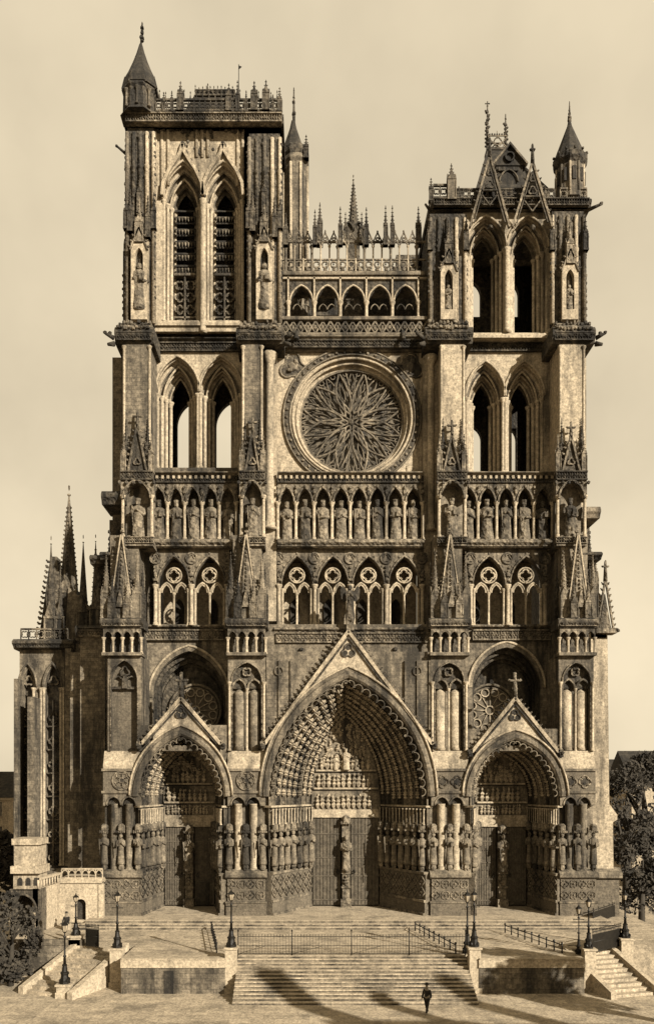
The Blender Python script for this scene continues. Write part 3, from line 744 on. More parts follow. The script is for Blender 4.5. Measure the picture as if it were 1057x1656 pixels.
# ---------- triforium gallery
def gallery(x0, x1, n, title):
    g = MB(3.5, 'M'); w = (x1-x0)/n
    g.m = 'M'; g.wall_open(x0-3, x1+3, 884, 1013, 0, 10, [(x0+w*(k+.5), w*.42, 1013, 945, 44) for k in range(n)])
    gal = g.build('gallery', cath)
    for k in range(n):
        c = x0+w*(k+.5); t = MB(3.5, 'L')
        t.m = 'C'; t.roll(archpts(c, w*.44, 945, 46, 10), 1.6, -1.5, 5)
        for pt in archpts(c, w*.44+4, 945, 50, 6)[1:-1]: t.knob(pt[0], pt[1], 0, 2.2, 2.2, 1.6)
        t.m = 'L'; t.roll(t.circ(c, 930, w*.21, 16), 1.5, 3, 5, True); t.bandp(t.foil(c, 930, w*.17, 4, 5), -1.2, 1.0, 2, 5, True)
        for q in (-.205, .205): t.roll(archpts(c+q*w, w*.18, 958, 16, 7), 1.7, 3, 5); t.bandp(archpts(c+q*w, w*.13, 958, 13, 5), -1, 1, 2, 5)
        t.col(c, 958, 1012, 1.9, 3, 7); t.col(c-w*.40, 952, 1012, 2.0, 1, 7); t.col(c+w*.40, 952, 1012, 2.0, 1, 7)
        t.build('tracery', gal)
    for k in range(n+1):
        t = MB(3.5, 'C')
        x = x0+w*k; t.m = 'L'; t.col(x, 946, 1012, 3.0, -2, 8)
        t.m = 'C'; t.bandp(t.circ(x, 903, 8.5, 16), -1.3, 1.3, -2.5, 1, True); t.bandp(t.foil(x, 903, 6.5, 3, 4, -pi/2), -.8, .8, -1.5, 1, True)
        t.knob(x, 930, -2, 4, 5, 3); t.knob(x, 938, -2, 5, 3.5, 3)
        for q in range(3): t.knob(x+R.uniform(-3, 3), 918+q*6, -1.5, 2.4)
        t.build('roundel', gal)
    h = MB(3.5, 'L'); h.m = 'L'; h.box(x0-3, x1+3, 874, 1013, 90, 94); h.m = 'M'; h.box(x0-3, x1+3, 1010, 1014, 0, 90); h.box(x0-3, x1+3, 880, 886, 8, 90)
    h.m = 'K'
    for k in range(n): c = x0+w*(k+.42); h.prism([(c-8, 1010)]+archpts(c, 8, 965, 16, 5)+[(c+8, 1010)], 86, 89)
    h.build('gallery_back_wall', gal)
    return gal
gallery(252, 368, 2, 'left'); gallery(451, 682, 4, 'centre'); gallery(760, 880, 2, 'right')

# finial statue on top of the central gable
f = MB(0.3, 'C'); f.figure(566, 1000, 54, 2, 77, crown=False, w=.85)
for sg in (-1, 1): f.prism([(566+sg*4, 958), (566+sg*12, 946), (566+sg*16, 952), (566+sg*15, 966), (566+sg*10, 972), (566+sg*5, 970)], 4, 6.5)
tag(f.build('statue', None, origin=W(566, 1000, 0.3)), 'small winged stone figure on the peak of the great central gable', 'statue')
f = MB(0.3, 'C'); f.box(560, 572, 1000, 1020, -3, 8); f.lathe(566, 2, [(998, 8), (1003, 7), (1008, 5)], 8); f.build('gable_pedestal', cath)

# ---------- gallery of kings
KY = 873
def kings(xs, x0, x1, side):
    st = xs[1]-xs[0]
    g = MB(3.0, 'M')
    g.m = 'M'; g.box(x0, x1, 765, 884, 26, 40)
    g.m = 'S'; g.frieze(x0, x1, 766, 780, 2, 8, 3); g.m = 'M'; g.cornice(x0, x1, 763, 769, 6, 40, False); g.m = 'C'
    for q in range(int((x1-x0)/9)): g.m = 'L'; g.box(x0+9*q+2, x0+9*q+6, 769, 774, -1, 2)
    g.m = 'C'; g.wall_open(x0, x1, 780, 812, 3, 20, [(x, st*.40, 812, 811, 22) for x in xs], n=6)
    g.m = 'C'
    for x in xs:
        g.bandp(archpts(x, st*.42, 811, 24, 6), -1.2, 1.4, 0, 4)
        for q in (-.5, .5): g.knob(x+q*st, 796, 0, 3, 4.5, 2.6); g.knob(x+q*st, 788, 0, 2, 3, 2)
        g.knob(x, 787, -0.5, 2.2, 3.5, 2)
    g.m = 'L'
    for x in [x-st/2 for x in xs]+[xs[-1]+st/2]: g.col(x, 810, 872, 2.6, 5, 8)
    g.m = 'C'; g.cornice(x0, x1, 872, 886, 7, 40, False); g.frieze(x0, x1, 876, 884, -2, 6, 2)
    ga = g.build('kings_gallery', cath)
    for j, x in enumerate(xs):
        h = 65+R.uniform(-3, 2); f = MB(3.0, 'C'); f.figure(x, KY, h, 10, int(x), True, 1.02)
        lab = f'crowned stone king, {ORD[j]} from the left of {"eight" if len(xs) == 8 else "five"} {side}'
        tag(f.build('statue', None, origin=W(x, KY, 3.0)+Vector((0, .5, 0))), lab, 'statue', 'crowned kings in the long statue gallery')
kings([256+28*k for k in range(5)], 241, 384, 'under the left tower windows')
kings([463.5+29.3*k for k in range(8)], 449, 685, 'below the rose window')
kings([758+30.2*k for k in range(5)], 744, 900, 'under the right tower windows')
for x, nm in ((221.5, 'leftmost buttress'), (408, 'buttress left of the rose window'), (731, 'buttress right of the rose window'), (924, 'rightmost buttress')):
    f = MB(1.4, 'C'); f.figure(x, 869, 64, 9, int(x)+3, True, 1.0)
    tag(f.build('statue', None, origin=W(x, 869, 1.4)), f'crowned stone king in the niche on the {nm}', 'statue', 'crowned kings in the buttress niches')

# ---------- rose
rw = MB(4.5, 'L')
rc, ry = 569, 676
rw.m = 'L'
x0, x1, yt, yb = 447, 690, 556, 790
N = 48; rad = 107
for k in range(N):
    a0, a1 = 2*pi*k/N, 2*pi*(k+1)/N
    def outp(a):
        cx_, cy_ = cos(a), sin(a); t = min((x1-rc)/abs(cx_) if cx_ > 0 else (rc-x0)/max(1e-6, abs(cx_)), (yb-ry)/max(1e-6, abs(cy_)) if cy_ > 0 else (ry-yt)/max(1e-6, abs(cy_)))
        return (rc+cx_*t, ry+cy_*t)
    p, q = outp(a0), outp(a1)
    rw.quad((rc+rad*cos(a0), ry+rad*sin(a0), 0), (rc+rad*cos(a1), ry+rad*sin(a1), 0), (*q, 0), (*p, 0))
rose = rw.build('rose_wall', cath)
rr = MB(4.5, 'L')
C = rr.circ(rc, ry, 100, 64)
rr.m = 'S'; rr.bandp(C, 1, 9, -3, 4, True)
rr.m = 'M'; rr.roll(rr.circ(rc, ry, 111, 64), 1.6, -3, 5, True); rr.roll(rr.circ(rc, ry, 101, 64), 1.4, -3.5, 5, True)
rr.m = 'C'
for k in range(52):
    a = 2*pi*k/52; rr.knob(rc+105.5*cos(a), ry+105.5*sin(a), -4, 2.6, 2.6, 2)
rr.m = 'L'; rr.sweep(rr.circ(rc, ry, 84, 64), [(17, -1), (12, 0), (11, 5), (6, 5), (5, 11), (1, 12), (0, 20), (18, 20)], True)
rr.roll(rr.circ(rc, ry, 96, 64), 2.2, -1, 6, True); rr.roll(rr.circ(rc, ry, 90, 64), 1.8, 5, 6, True)
rr.build('rose_rim', rose)
rg = MB(4.5, 'G'); rg.prism(rg.circ(rc, ry, 86, 48), 24, 26); rg.build('rose_glass', rose)
tr = MB(4.5, 'M')
def almond(cx, cy, a, r0, r1, wd, m=7, bend=0.0):
    P = []
    for i in range(m+1):
        t = i/m; r_ = r0+(r1-r0)*t; off = wd*sin(pi*t**0.8); P.append((r_, off))
    pts = []
    for r_, off in P+[(r_, -off) for r_, off in reversed(P[1:-1])]:
        bb = bend*sin(pi*(r_-r0)/(r1-r0))
        pts.append((cx+r_*cos(a)-(off+bb)*sin(a), cy+r_*sin(a)+(off+bb)*cos(a)))
    return pts
for k in range(6):
    a = k*pi/3
    tr.roll(almond(rc, ry, a, 5, 44, 6), 1.7, 17, 4, True)
    for sg in (-1, 1):
        aa = a+sg*0.27; tr.roll(almond(rc, ry, aa, 14, 83, 11, 10, sg*-3), 1.9, 16, 5, True)
        tr.roll(almond(rc, ry, aa-.055, 36, 66, 3.6, 6), 1.0, 18, 4, True); tr.roll(almond(rc, ry, aa+.06, 50, 80, 3.4, 6), 1.0, 18, 4, True)
        tr.bandp([(rc+60*cos(aa+sg*.2), ry+60*sin(aa+sg*.2)), (rc+84*cos(aa+sg*.13), ry+84*sin(aa+sg*.13))], -.9, .9, 15, 18)
    tr.roll(almond(rc, ry, a, 50, 84, 5.5, 7), 1.3, 17, 4, True)
    tr.roll(almond(rc, ry, a+pi/6, 46, 84, 5.0, 7), 1.3, 17, 4, True)
for k in range(24):
    a = k*pi/12+.13; tr.bandp(tr.circ(rc+80*cos(a), ry+80*sin(a), 3.8, 8), -.7, .7, 16, 19, True)
tr.knob(rc, ry, 15, 5, 5, 3, 8); tr.bandp(tr.circ(rc, ry, 84, 48), -2, 1, 12, 22, True)
tr.build('rose_tracery', rose)
for x, y in ((474, 594), (663, 594)):
    cn = MB(4.5, 'S')
    cn.m = 'M'; cn.roll(cn.foil(x, y, 23, 3, 7, pi/6 if x < 500 else pi-pi/6), 1.6, -1, 5, True); cn.m = 'S'; cn.prism(cn.foil(x, y, 20, 3, 7, pi/6 if x < 500 else pi-pi/6), -.6, .4)
    cn.m = 'M'; cn.knob(x, y, -2, 8, 9, 3); cn.knob(x+4, y-8, -3, 4, 5, 3); cn.knob(x-6, y+6, -3, 5, 4, 3)
    cn.build('spandrel_relief', rose)
# frieze above the rose, flamboyant band
fb = MB(4.0, 'M')
fb.m = 'M'; fb.box(447, 692, 540, 566, 4, 60)
fb.m = 'S'; fb.frieze(450, 690, 551, 563, -1, 10, 3); fb.m = 'M'; fb.cornice(448, 692, 543, 551, 6, 40, False)
fb.m = 'S'; fb.box(448, 690, 517, 543, 8, 20); fb.m = 'M'; fb.box(448, 690, 513, 518, -3, 10); fb.box(448, 690, 539, 543, -3, 8)
n = 10
for k in range(n):
    x = 450+24*k; fb.m = 'M'
    if k < n:
        fb.bandp([(x, 538), (x+12, 519), (x+24, 538)], -1.3, 1.3, 0, 5); fb.bandp([(x, 519), (x+12, 538), (x+24, 519)], -1.1, 1.1, 1, 5); fb.knob(x+12, 528, 2, 4, 4, 2); fb.knob(x, 528, 3, 3, 5, 2)
for x in (480, 651): fb.m = 'K'; fb.limb((x, 538, 0), (x-1, 552, -14), 4, 3); fb.knob(x-1, 554, -15, 4.5, 5, 5)
fb.build('flamboyant_band', cath)
# bell-ringers' gallery
bg = MB(4.4, 'M')
xs = [487+42*k for k in range(5)]
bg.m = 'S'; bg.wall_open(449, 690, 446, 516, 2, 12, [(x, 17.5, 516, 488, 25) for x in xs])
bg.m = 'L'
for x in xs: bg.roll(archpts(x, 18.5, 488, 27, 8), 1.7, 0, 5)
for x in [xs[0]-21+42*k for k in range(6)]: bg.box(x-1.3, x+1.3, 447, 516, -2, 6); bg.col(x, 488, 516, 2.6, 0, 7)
bg.m = 'M'
for x in xs: bg.roll(archpts(x-7, 6.5, 498, 9, 4), .9, 5, 4); bg.roll(archpts(x+7, 6.5, 498, 9, 4), .9, 5, 4)
bg.box(449, 690, 441, 447, -5, 60); bg.m = 'L'; bg.box(449, 690, 449, 452, -2, 3)
bg.m = 'L'; bg.box(449, 690, 470, 516, 70, 74); bg.m = 'M'; bg.box(449, 690, 512, 517, 2, 72)
for x in xs[:-1]: bg.m = 'L'; bg.spire(x+8, 490, 514, 6, 40, 6, False)
ga = bg.build('ringers_gallery', cath)
s = MB(4.6, 'C')
cols = [462+14.1*k for k in range(16)]
for j, x in enumerate(cols): s.m = 'L' if j % 3 else 'M'; s.col(x, 398, 441, 1.3 if j % 3 else 2.2, 0, 6)
for a_, b_ in zip(cols, cols[1:]):
    c = (a_+b_)/2; s.m = 'C'; s.roll(archpts(c, 6.6, 400, 11, 5), 1.2, 0, 5)
    for sg in (-1, 1): s.bandp([(c+sg*7, 391), (c, 376)], -.8, .8, -1, 1.5)
    s.knob(c, 375, 0, 1.6, 3, 1.6); s.bandp(s.circ(c, 428, 5, 8), -1, 1, -1, 1, True); s.knob(c, 436, 0, 4, 3, 2); s.bandp(s.circ(c, 387, 2.6, 6), -.7, .7, -1, 1, True)
s.box(455, 688, 390, 392.5, -1, 2); s.box(455, 688, 419, 421, -1, 1.5)
s.build('open_arcade_screen', ga)
for x, yt, w_ in ((509, 340, 3), (517, 328, 4), (550, 335, 3), (592, 336, 3), (623, 333, 3), (634, 333, 3), (676, 335, 4), (462, 345, 3.2)):
    q = MB(3.8 if w_ < 4 else 7, 'S'); q.pinn(x, yt, 398, w_, 0, .5, 6); q.build('spirelet', ga)
q = MB(9, 'S'); q.spire(571, 283, 372, 9, 0, 8, True, 6); q.box(561, 581, 366, 440, -8, 8)
for sg in (-1, 1): q.bandp(archpts(571+sg*8, 8, 380, 14, 4), -1, 1, -12, -9)
q.pinn(558, 350, 400, 3, -8, .5); q.pinn(584, 350, 400, 3, -8, .5)
q.build('central_spirelet', ga)
q = MB(12, 'S')
q.box(450, 505, 430, 520, 0, 10); q.box(640, 700, 412, 520, 0, 10); q.box(505, 640, 470, 520, 0, 10)
for x in range(515, 640, 12): q.pinn(x, 425, 475, 3, 0, .5)
q.build('roof_parapet', cath)

# ---------- towers
def tower(x0, x1, c1, c2, mid, up, top, north):
    b = MB(5.2, 'M')
    wo, wi, yc, spo, spi, apo, api, sill = mid
    m1, m2 = c1[0], c2[0]
    b.m = 'L'; b.wall_open(x0, x1, 566, 770, 0, 6, [(m1, wo-1, sill, spo, spo-apo-1), (m2, wo-1, sill, spo, spo-apo-1)])
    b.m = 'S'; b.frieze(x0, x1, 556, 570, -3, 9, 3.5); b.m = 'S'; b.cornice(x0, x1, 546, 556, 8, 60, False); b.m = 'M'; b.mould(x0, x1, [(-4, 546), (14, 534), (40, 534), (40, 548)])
    tw = b.build('bell_tower', cath)
    w = MB(5.2, 'M')
    for m in (m1, m2):
        w.m = 'M'; w.embr(m, (wo-1, spo, spo-apo-1), (wi, spi, spi-api), sill, 4, 3, 40, 1.5, 9, mats=['L', 'M', 'L', 'M'])
        w.m = 'L'; w.roll(archpts(m, wo+.5, spo, spo-apo+1, 10), 2.0, -1.5, 6); w.roll(archpts(m, wi+8, spi-2, spi-api+12, 9), 1.8, 14, 6); w.roll(archpts(m, wi+1.5, spi, spi-api+3, 9), 1.6, 32, 6)
        for k in range(4):
            t = k/3; xx = wo-3-(wo-wi-2)*t
            for sg in (-1, 1): w.m = 'L'; w.col(m+sg*xx, spo+2, sill, 2.8, 3+30*t, 8)
        for k in range(6):
            for sg in (-1, 1): w.m = 'S'; w.knob(m+sg*(wo-2-k*2.3), spo+5, 2+k*5, 2.8, 3.4, 2.8)
    w.m = 'M'; w.box(x0, x1, sill, sill+6, -2, 44)
    w.build('window_arches', tw)
    # upper storey
    wo, wi, spo, spi, apo, api, sill = up
    u = MB(4.3, 'M'); m1, m2 = c1[1], c2[1]
    u.m = 'L'; u.wall_open(x0, x1, top+16, 536, 0, 6, [(m1, wo-1, sill, spo, spo-apo-1), (m2, wo-1, sill, spo, spo-apo-1)])
    for m in (m1, m2):
        u.m = 'M'; u.embr(m, (wo-1, spo, spo-apo-1), (wi, spi, spi-api), sill, 4, 3, 36, 1.5, 9, mats=['L', 'M'])
        u.m = 'L'; u.roll(archpts(m, wo+.5, spo, spo-apo+1, 10), 1.9, -1.5, 6); u.roll(archpts(m, wi+6, spi, spi-api+10, 9), 1.6, 14, 6)
        for k in range(4):
            t = k/3; xx = wo-2-(wo-wi-2)*t
            for sg in (-1, 1): u.m = 'L'; u.col(m+sg*xx, spo+2, sill, 2.6, 2+28*t, 8)
    for sg in (0,): 
        u.m = 'L'; u.lathe((m1+m2)/2, -1, [(spo+2, 6), (spo+6, 5), (534, 5), (538, 7)], 10)
    u.m = 'L'; u.mould(x0+2, x1-2, [(-4, sill+4), (0, sill-2), (36, sill-2), (36, sill+5), (-4, sill+8)])
    u.build('upper_storey', tw)
    # back wall and floors, body
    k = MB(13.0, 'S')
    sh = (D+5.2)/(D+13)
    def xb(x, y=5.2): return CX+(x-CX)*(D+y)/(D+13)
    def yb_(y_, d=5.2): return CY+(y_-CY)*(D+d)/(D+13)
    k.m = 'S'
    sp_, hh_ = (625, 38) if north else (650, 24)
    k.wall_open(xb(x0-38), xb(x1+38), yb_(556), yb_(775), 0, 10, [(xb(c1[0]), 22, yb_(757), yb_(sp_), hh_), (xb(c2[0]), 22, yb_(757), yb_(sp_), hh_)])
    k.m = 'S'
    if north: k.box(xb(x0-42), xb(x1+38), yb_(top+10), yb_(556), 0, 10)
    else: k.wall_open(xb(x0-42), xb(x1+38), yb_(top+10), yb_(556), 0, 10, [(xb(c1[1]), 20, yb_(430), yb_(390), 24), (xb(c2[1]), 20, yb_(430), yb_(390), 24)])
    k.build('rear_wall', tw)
    fl = MB(5.2, 'S')
    fl.m = 'S'; fl.box(x0-6, x1+6, 548, 556, 12, 170); fl.box(x0-6, x1+6, 768, 776, 12, 170); fl.box(x0-6, x1+6, top+14, top+20, 6, 165)
    fl.box(x0-38, x0-4, top+14, 1010, 110, 176); fl.box(x1+4, x1+40, top+14, 1010, 110, 176)
    fl.build('tower_floors', tw)
    return tw
tN = tower(242, 394, (287, 296), (357, 361), (35.8, 17, 0, 634, 645, 577, 600, 757), (33, 17, 322, 330, 262, 290, 520), 190, True)
tS = tower(748, 898, (784, 785), (847, 853), (32.3, 16, 0, 641, 648, 585, 608, 765), (33, 17, 400, 405, 350, 366, 540), 326, False)
# north tower: ogee hoods, louvres, infill
o = MB(4.3, 'C')
for m in (296, 361):
    L = [(m-33, 320), (m-31, 300), (m-22, 280), (m-10, 262), (m-3, 250), (m, 238)]
    o.m = 'L'; o.bandp(L, -2.4, 2.4, -8, 0); o.bandp([(2*m-x, y) for x, y in reversed(L)], -2.4, 2.4, -8, 0)
    o.m = 'S'
    for x, y in L: o.knob(x-3, y, -4, 2.6); o.knob(2*m-x+3, y, -4, 2.6)
    o.knob(m, 236, -4, 3.5, 5, 3)
o.m = 'L'
for x in (252, 262, 272, 318, 327, 336, 384, 392): o.lathe(x, 0, [(212, 3.8), (216, 3), (300 if x < 300 or x > 370 else 255, 3)], 8)
o.m = 'S'
for k in range(30): o.knob(246+5*k, 209+R.uniform(-3, 5), -2, 3.6, 4.5, 3)
o.m = 'C'
for k in range(26): o.knob(R.uniform(300, 350), R.uniform(215, 250), -.5, 2.2, 3, 1.6)
o.build('ogee_hood', tN)
for m, w_ in ((296, 17), (361, 16)):
    l = MB(4.3, 'K')
    for y in range(318, 432, 10): l.m = 'K'; l.mould(m-w_, m+w_, [(24, y+6), (24, y+8), (34, y), (34, y-2)])
    for y in range(340, 428, 21):
        for x in range(int(m-w_)+3, int(m+w_), 5): l.m = 'C'; l.prism([(x-1.6, y-4), (x+1.6, y-4), (x, y+4)], 21, 23)
    l.build('louvre', tN)
    l = MB(4.3, 'S'); l.m = 'M'; l.box(m-w_, m+w_, 430, 434, 18, 30); l.m = 'S'; l.box(m-w_, m+w_, 434, 520, 28, 34)
    l.m = 'C'
    for y in (448, 468, 488):
        for q in (-.5, .5): l.bandp(l.foil(m+q*w_, y, 7.5, 4, 4, pi/4*(y % 3)), -1.1, 1.1, 22, 28, True)
    l.m = 'M'; l.box(m-1.2, m+1.2, 434, 520, 20, 29); l.box(m-w_, m+w_, 500, 503, 20, 29)
    for q in (-.5, .5): l.bandp(archpts(m+q*w_, w_*.45, 512, 7, 4), -1, 1, 22, 28)
    l.build('tracery_infill', tN)

# north tower top
t = MB(3.5, 'S')
t.m = 'S'; t.box(200, 455, 188, 200, 8, 160); t.cornice(202, 456, 186, 200, 5, 140); t.m = 'C'; t.frieze(205, 456, 189, 203, -6, 8, 4)
t.frieze(255, 456, 178, 187, 0, 8, 2); t.m = 'S'
t.balus(252, 456, 160, 181, 0, 9, True); t.balus(252, 456, 160, 184, 150, 9, True)
t.m = 'S'
for x in range(258, 456, 10): t.spire(x, 148+R.uniform(-3, 3), 162, 1.8, 0, 5, False)
t.build('parapet', tN)
for x, yt, w_, d in ((292, 132, 4.6, 0), (310, 129, 2.6, 30), (370, 136, 3.8, 0), (384, 131, 2.4, 0), (411, 132, 5, 0), (430, 130, 5.4, 0), (347, 145, 2.4, 40), (330, 140, 2, 40), (422, 146, 2, 40), (452, 142, 2.6, 0), (265, 150, 2, 0), (278, 150, 2, 0), (398, 152, 2, 0), (441, 154, 1.8, 0)):
    q = MB(3.5, 'S'); q.pinn(x, yt, 182, w_, d, .45, 6); q.build('spirelet', tN)
q = MB(8, 'S'); 
q.m = 'T'; q.prism([(300, 178), (318, 148), (378, 148), (392, 178)], 0, 60); q.m = 'S'; q.balus(316, 380, 146, 156, -1, 7, True)
for x in range(316, 382, 6): q.spire(x, 141+R.uniform(-2, 2), 148, 1.6, 0, 5, False)
q.spire(336, 136, 150, 3, 0, 5, False)
q.build('tower_roof', tN)
q = MB(8, 'I'); q.limb((386, 104, 0), (386, 150, 0), .5, .8, 5); q.prism([(386.5, 106), (391, 108), (386.5, 112)], -.3, .3); q.build('weather_vane', tN)
# NW turret spire
q = MB(3.9, 'S')
q.m = 'S'; q.lathe(226, 0, [(150, 27), (155, 29), (160, 26), (190, 27), (196, 31)], 8, sm=False, rot=pi/8)
q.m = 'T'; q.lathe(228, 0, [(72, 2.5), (88, 7), (105, 13), (122, 20), (136, 27), (151, 29)], 8, sm=False, rot=pi/8)
q.m = 'S'
for a in range(8):
    an = a*pi/4+pi/8
    for j in range(7): t_ = .2+.12*j; q.knob(228+26*t_*cos(an), 78+72*t_*1.02, 26*t_*sin(an), 1.6, 2, 1.6)
    q.prism([(228+26*cos(an)-5, 152), (228+26*cos(an), 132), (228+26*cos(an)+5, 152)], 26*sin(an)-1, 26*sin(an)+1)
q.limb((230, 36, 0), (228, 76, 0), .9, 2, 6)
for y, r_ in ((39, 1.6), (45, 3.6), (50, 2.6), (54, 3.0), (62, 4.6), (66, 3)): q.knob(230, y, 0, r_, r_*.9)
q.m = 'M'
for k in range(5): q.col(209+9*k, 160, 188, 2, -25+abs(k-2)*3, 6)
q.build('turret_spire', tN)
g = MB(3.0, 'K'); g.limb((200, 234, 20), (188, 233, 4), 2.6, 1.6); g.knob(188, 233, 4, 2.6); g.build('gargoyle', tN)
# stair turret behind the north tower
q = MB(9.5, 'M')
q.m = 'M'; q.lathe(478, 0, [(262, 22), (268, 23), (274, 20), (386, 20), (520, 21)], 8, sm=False, rot=pi/8)
q.m = 'L'
for k in range(8): q.lathe(478+20.5*cos(k*pi/4+pi/8), 20.5*sin(k*pi/4+pi/8), [(276, 2.4), (500, 2.4)], 6)
q.m = 'S'; q.lathe(478, 0, [(243, 19), (247, 22), (256, 23), (264, 20)], 8, sm=False, rot=pi/8)
q.m = 'T'; q.lathe(474, 0, [(196, 3), (210, 6), (246, 18)], 8, sm=False, rot=pi/8)
q.m = 'S'; q.pinn(495, 232, 270, 3.4, -16, .5, 5); q.limb((475, 142, 0), (475, 200, 0), .8, 2.6)
for y, r_ in ((146, 1.4), (158, 2), (166, 3), (172, 1.6), (184, 4), (190, 3)): q.knob(475, y, 0, r_)
q.build('stair_turret', tN)

# south tower top
t = MB(3.7, 'S')
t.m = 'S'; t.cornice(697, 952, 322, 336, 5, 150); t.frieze(700, 950, 325, 336, -5, 8, 3); t.box(700, 950, 320, 326, 4, 150)
t.balus(738, 896, 305, 321, 0, 10, True); t.balus(700, 722, 298, 321, 0, 11, True); t.m = 'M'; t.balus(905, 948, 304, 323, 0, 10, True)
t.m = 'S'; t.balus(738, 896, 306, 321, 140, 10, True)
t.limb((950, 334, 10), (972, 332, -4), 3.4, 2); t.knob(970, 331, -3, 3.4, 2.6, 3); t.limb((696, 333, 10), (687, 330, 0), 2.6, 1.6)
t.limb((948, 368, 30), (958, 369, 20), 2.4, 2)
t.build('parapet', tS)
for x, yt, w_ in ((730, 262, 6.5), (697, 286, 3), (742, 300, 3), (881, 300, 2.6)):
    q = MB(3.4, 'S' if x != 730 else 'M'); q.pinn(x, yt, 324, w_, 4, .45, 6); q.build('spirelet', tS)
# roof
q = MB(8.0, 'T')
def frus(q, xa, xb_, ya, xc, xd, yc_, d0, d1, e0, e1):
    A = [q.v(xa, ya, d0), q.v(xb_, ya, d0), q.v(xb_, ya, d1), q.v(xa, ya, d1)]; B = [q.v(xc, yc_, e0), q.v(xd, yc_, e0), q.v(xd, yc_, e1), q.v(xc, yc_, e1)]
    for i in range(4): j = (i+1) % 4; q.f(A[i], A[j], B[j], B[i])
    q.f(*B)
frus(q, 765, 880, 318, 793, 826, 222, -20, 90, 26, 42)
q.m = 'S'; q.box(792, 827, 219, 223, 24, 44)
roof = q.build('tower_roof', tS)
q = MB(8.0, 'S')
q.m = 'M'
for d in (26, 42):
    q.box(794, 826, 198, 200, d-.6, d+.6)
    for x0_, x1_ in ((794, 810), (810, 826)):
        q.bandp([(x0_, 220), (x1_, 200)], -.6, .6, d-.5, d+.5); q.bandp([(x0_, 200), (x1_, 220)], -.6, .6, d-.5, d+.5)
    q.bandp(q.circ(810, 208, 6, 10), -.7, .7, d-.5, d+.5, True)
q.limb((810, 188, 30), (810, 200, 30), .6, .8)
q.m = 'S'
for x, yt in ((794, 139), (824, 160)):
    q.limb((x, yt, 30), (x, 222, 30), .8, 2.2)
    y = yt+18
    while y < 220: q.knob(x+R.uniform(-1, 1), y, 30, 3.2, 2.6, 3); q.knob(x+R.choice((-3, 3)), y-2, 30, 1.8); y += 6.5
    q.knob(x, yt+8, 30, 1.8)
q.box(790, 798, yt-18, yt-16.6, 29.5, 30.5)
for x in range(797, 826, 4): q.knob(x, 197, 26, 1.6, 2.4)
q.build('roof_crest', tS)
q = MB(7.0, 'K')
q.m = 'T'; q.box(803, 846, 262, 312, 6, 40); q.prism([(798, 264), (824, 232), (851, 264)], 4, 40)
q.m = 'M'; q.bandp([(797, 265), (824, 232), (852, 265)], -1.4, 1.4, -2, 6); q.roll(archpts(822, 15, 294, 20, 8), 1.6, 0, 5)
q.m = 'K'; q.prism([(808, 312)]+archpts(822, 14, 294, 18, 8)+[(836, 312)], 2, 5)
q.m = 'S'; q.box(806, 838, 268, 274, 2, 5); q.bandp(q.circ(824, 252, 7, 10), -1, 1, 0, 4, True)
q.build('dormer', tS)
for cx_, ya, hw, yb2 in ((791, 252, 32, 368), (860, 262, 32, 368)):
    q = MB(3.0, 'M')
    for sg in (-1, 1):
        q.m = 'C'; q.bandp([(cx_+sg*hw, yb2), (cx_, ya)], -1.7, 1.7, -3, 3)
        q.m = 'S'; q.crockets((cx_+sg*(hw-6), yb2-20), (cx_+sg*3, ya+10), 13, 2.2, -1, (sg*1.3, -.4)); q.bandp([(cx_+sg*(hw-7), yb2-8), (cx_, ya+16)], -.9, .9, -1.5, 2); q.bandp([(cx_+sg*hw*.42, ya+62), (cx_, ya+80)], -.8, .8, -1.5, 1.5)
    q.m = 'S'; q.bandp(q.foil(cx_, ya+48, 7, 3, 4, -pi/2), -1, 1, -3, 0, True); q.box(cx_-12, cx_+12, ya+56, ya+58, -3, 0); q.bandp(q.foil(cx_, ya+30, 4, 3, 4, -pi/2), -.8, .8, -3, 0, True)
    q.cross(cx_, ya-30, ya+4, 8, -1); q.knob(cx_+sg*0, yb2+2, -3, 5, 4, 4)
    tag(q.build('open_gable', tS))
# SW turret
q = MB(4.7, 'S')
q.m = 'M'; q.lathe(921, 0, [(272, 22), (300, 22), (330, 23)], 10, sm=False)
for k in range(10): q.m = 'L' if k % 2 else 'M'; q.lathe(921+22*cos(k*pi/5), 22*sin(k*pi/5), [(276, 2), (322, 2)], 6)
for k in range(10): a_ = k*pi/5+pi/10; q.m = 'K'; q.box(921+20.6*cos(a_)-3, 921+20.6*cos(a_)+3, 284, 305, 20.6*sin(a_)-2, 20.6*sin(a_)+2)
q.m = 'S'; q.lathe(921, 0, [(258, 25), (262, 28), (268, 27), (276, 22)], 10, sm=False)
for k in range(12): q.knob(921+26*cos(k*pi/6), 257, 26*sin(k*pi/6), 2.4)
q.m = 'T'; q.lathe(920, 0, [(196, 2.2), (205, 4), (260, 25)], 10, sm=False)
q.m = 'S'; q.limb((920, 164, 0), (920, 198, 0), .6, 2.2)
for y, r_ in ((172, 1.3), (178, 2), (184, 2.4), (190, 3.4), (195, 3.4)): q.knob(920, y, 0, r_)
q.build('turret_spire', tS)

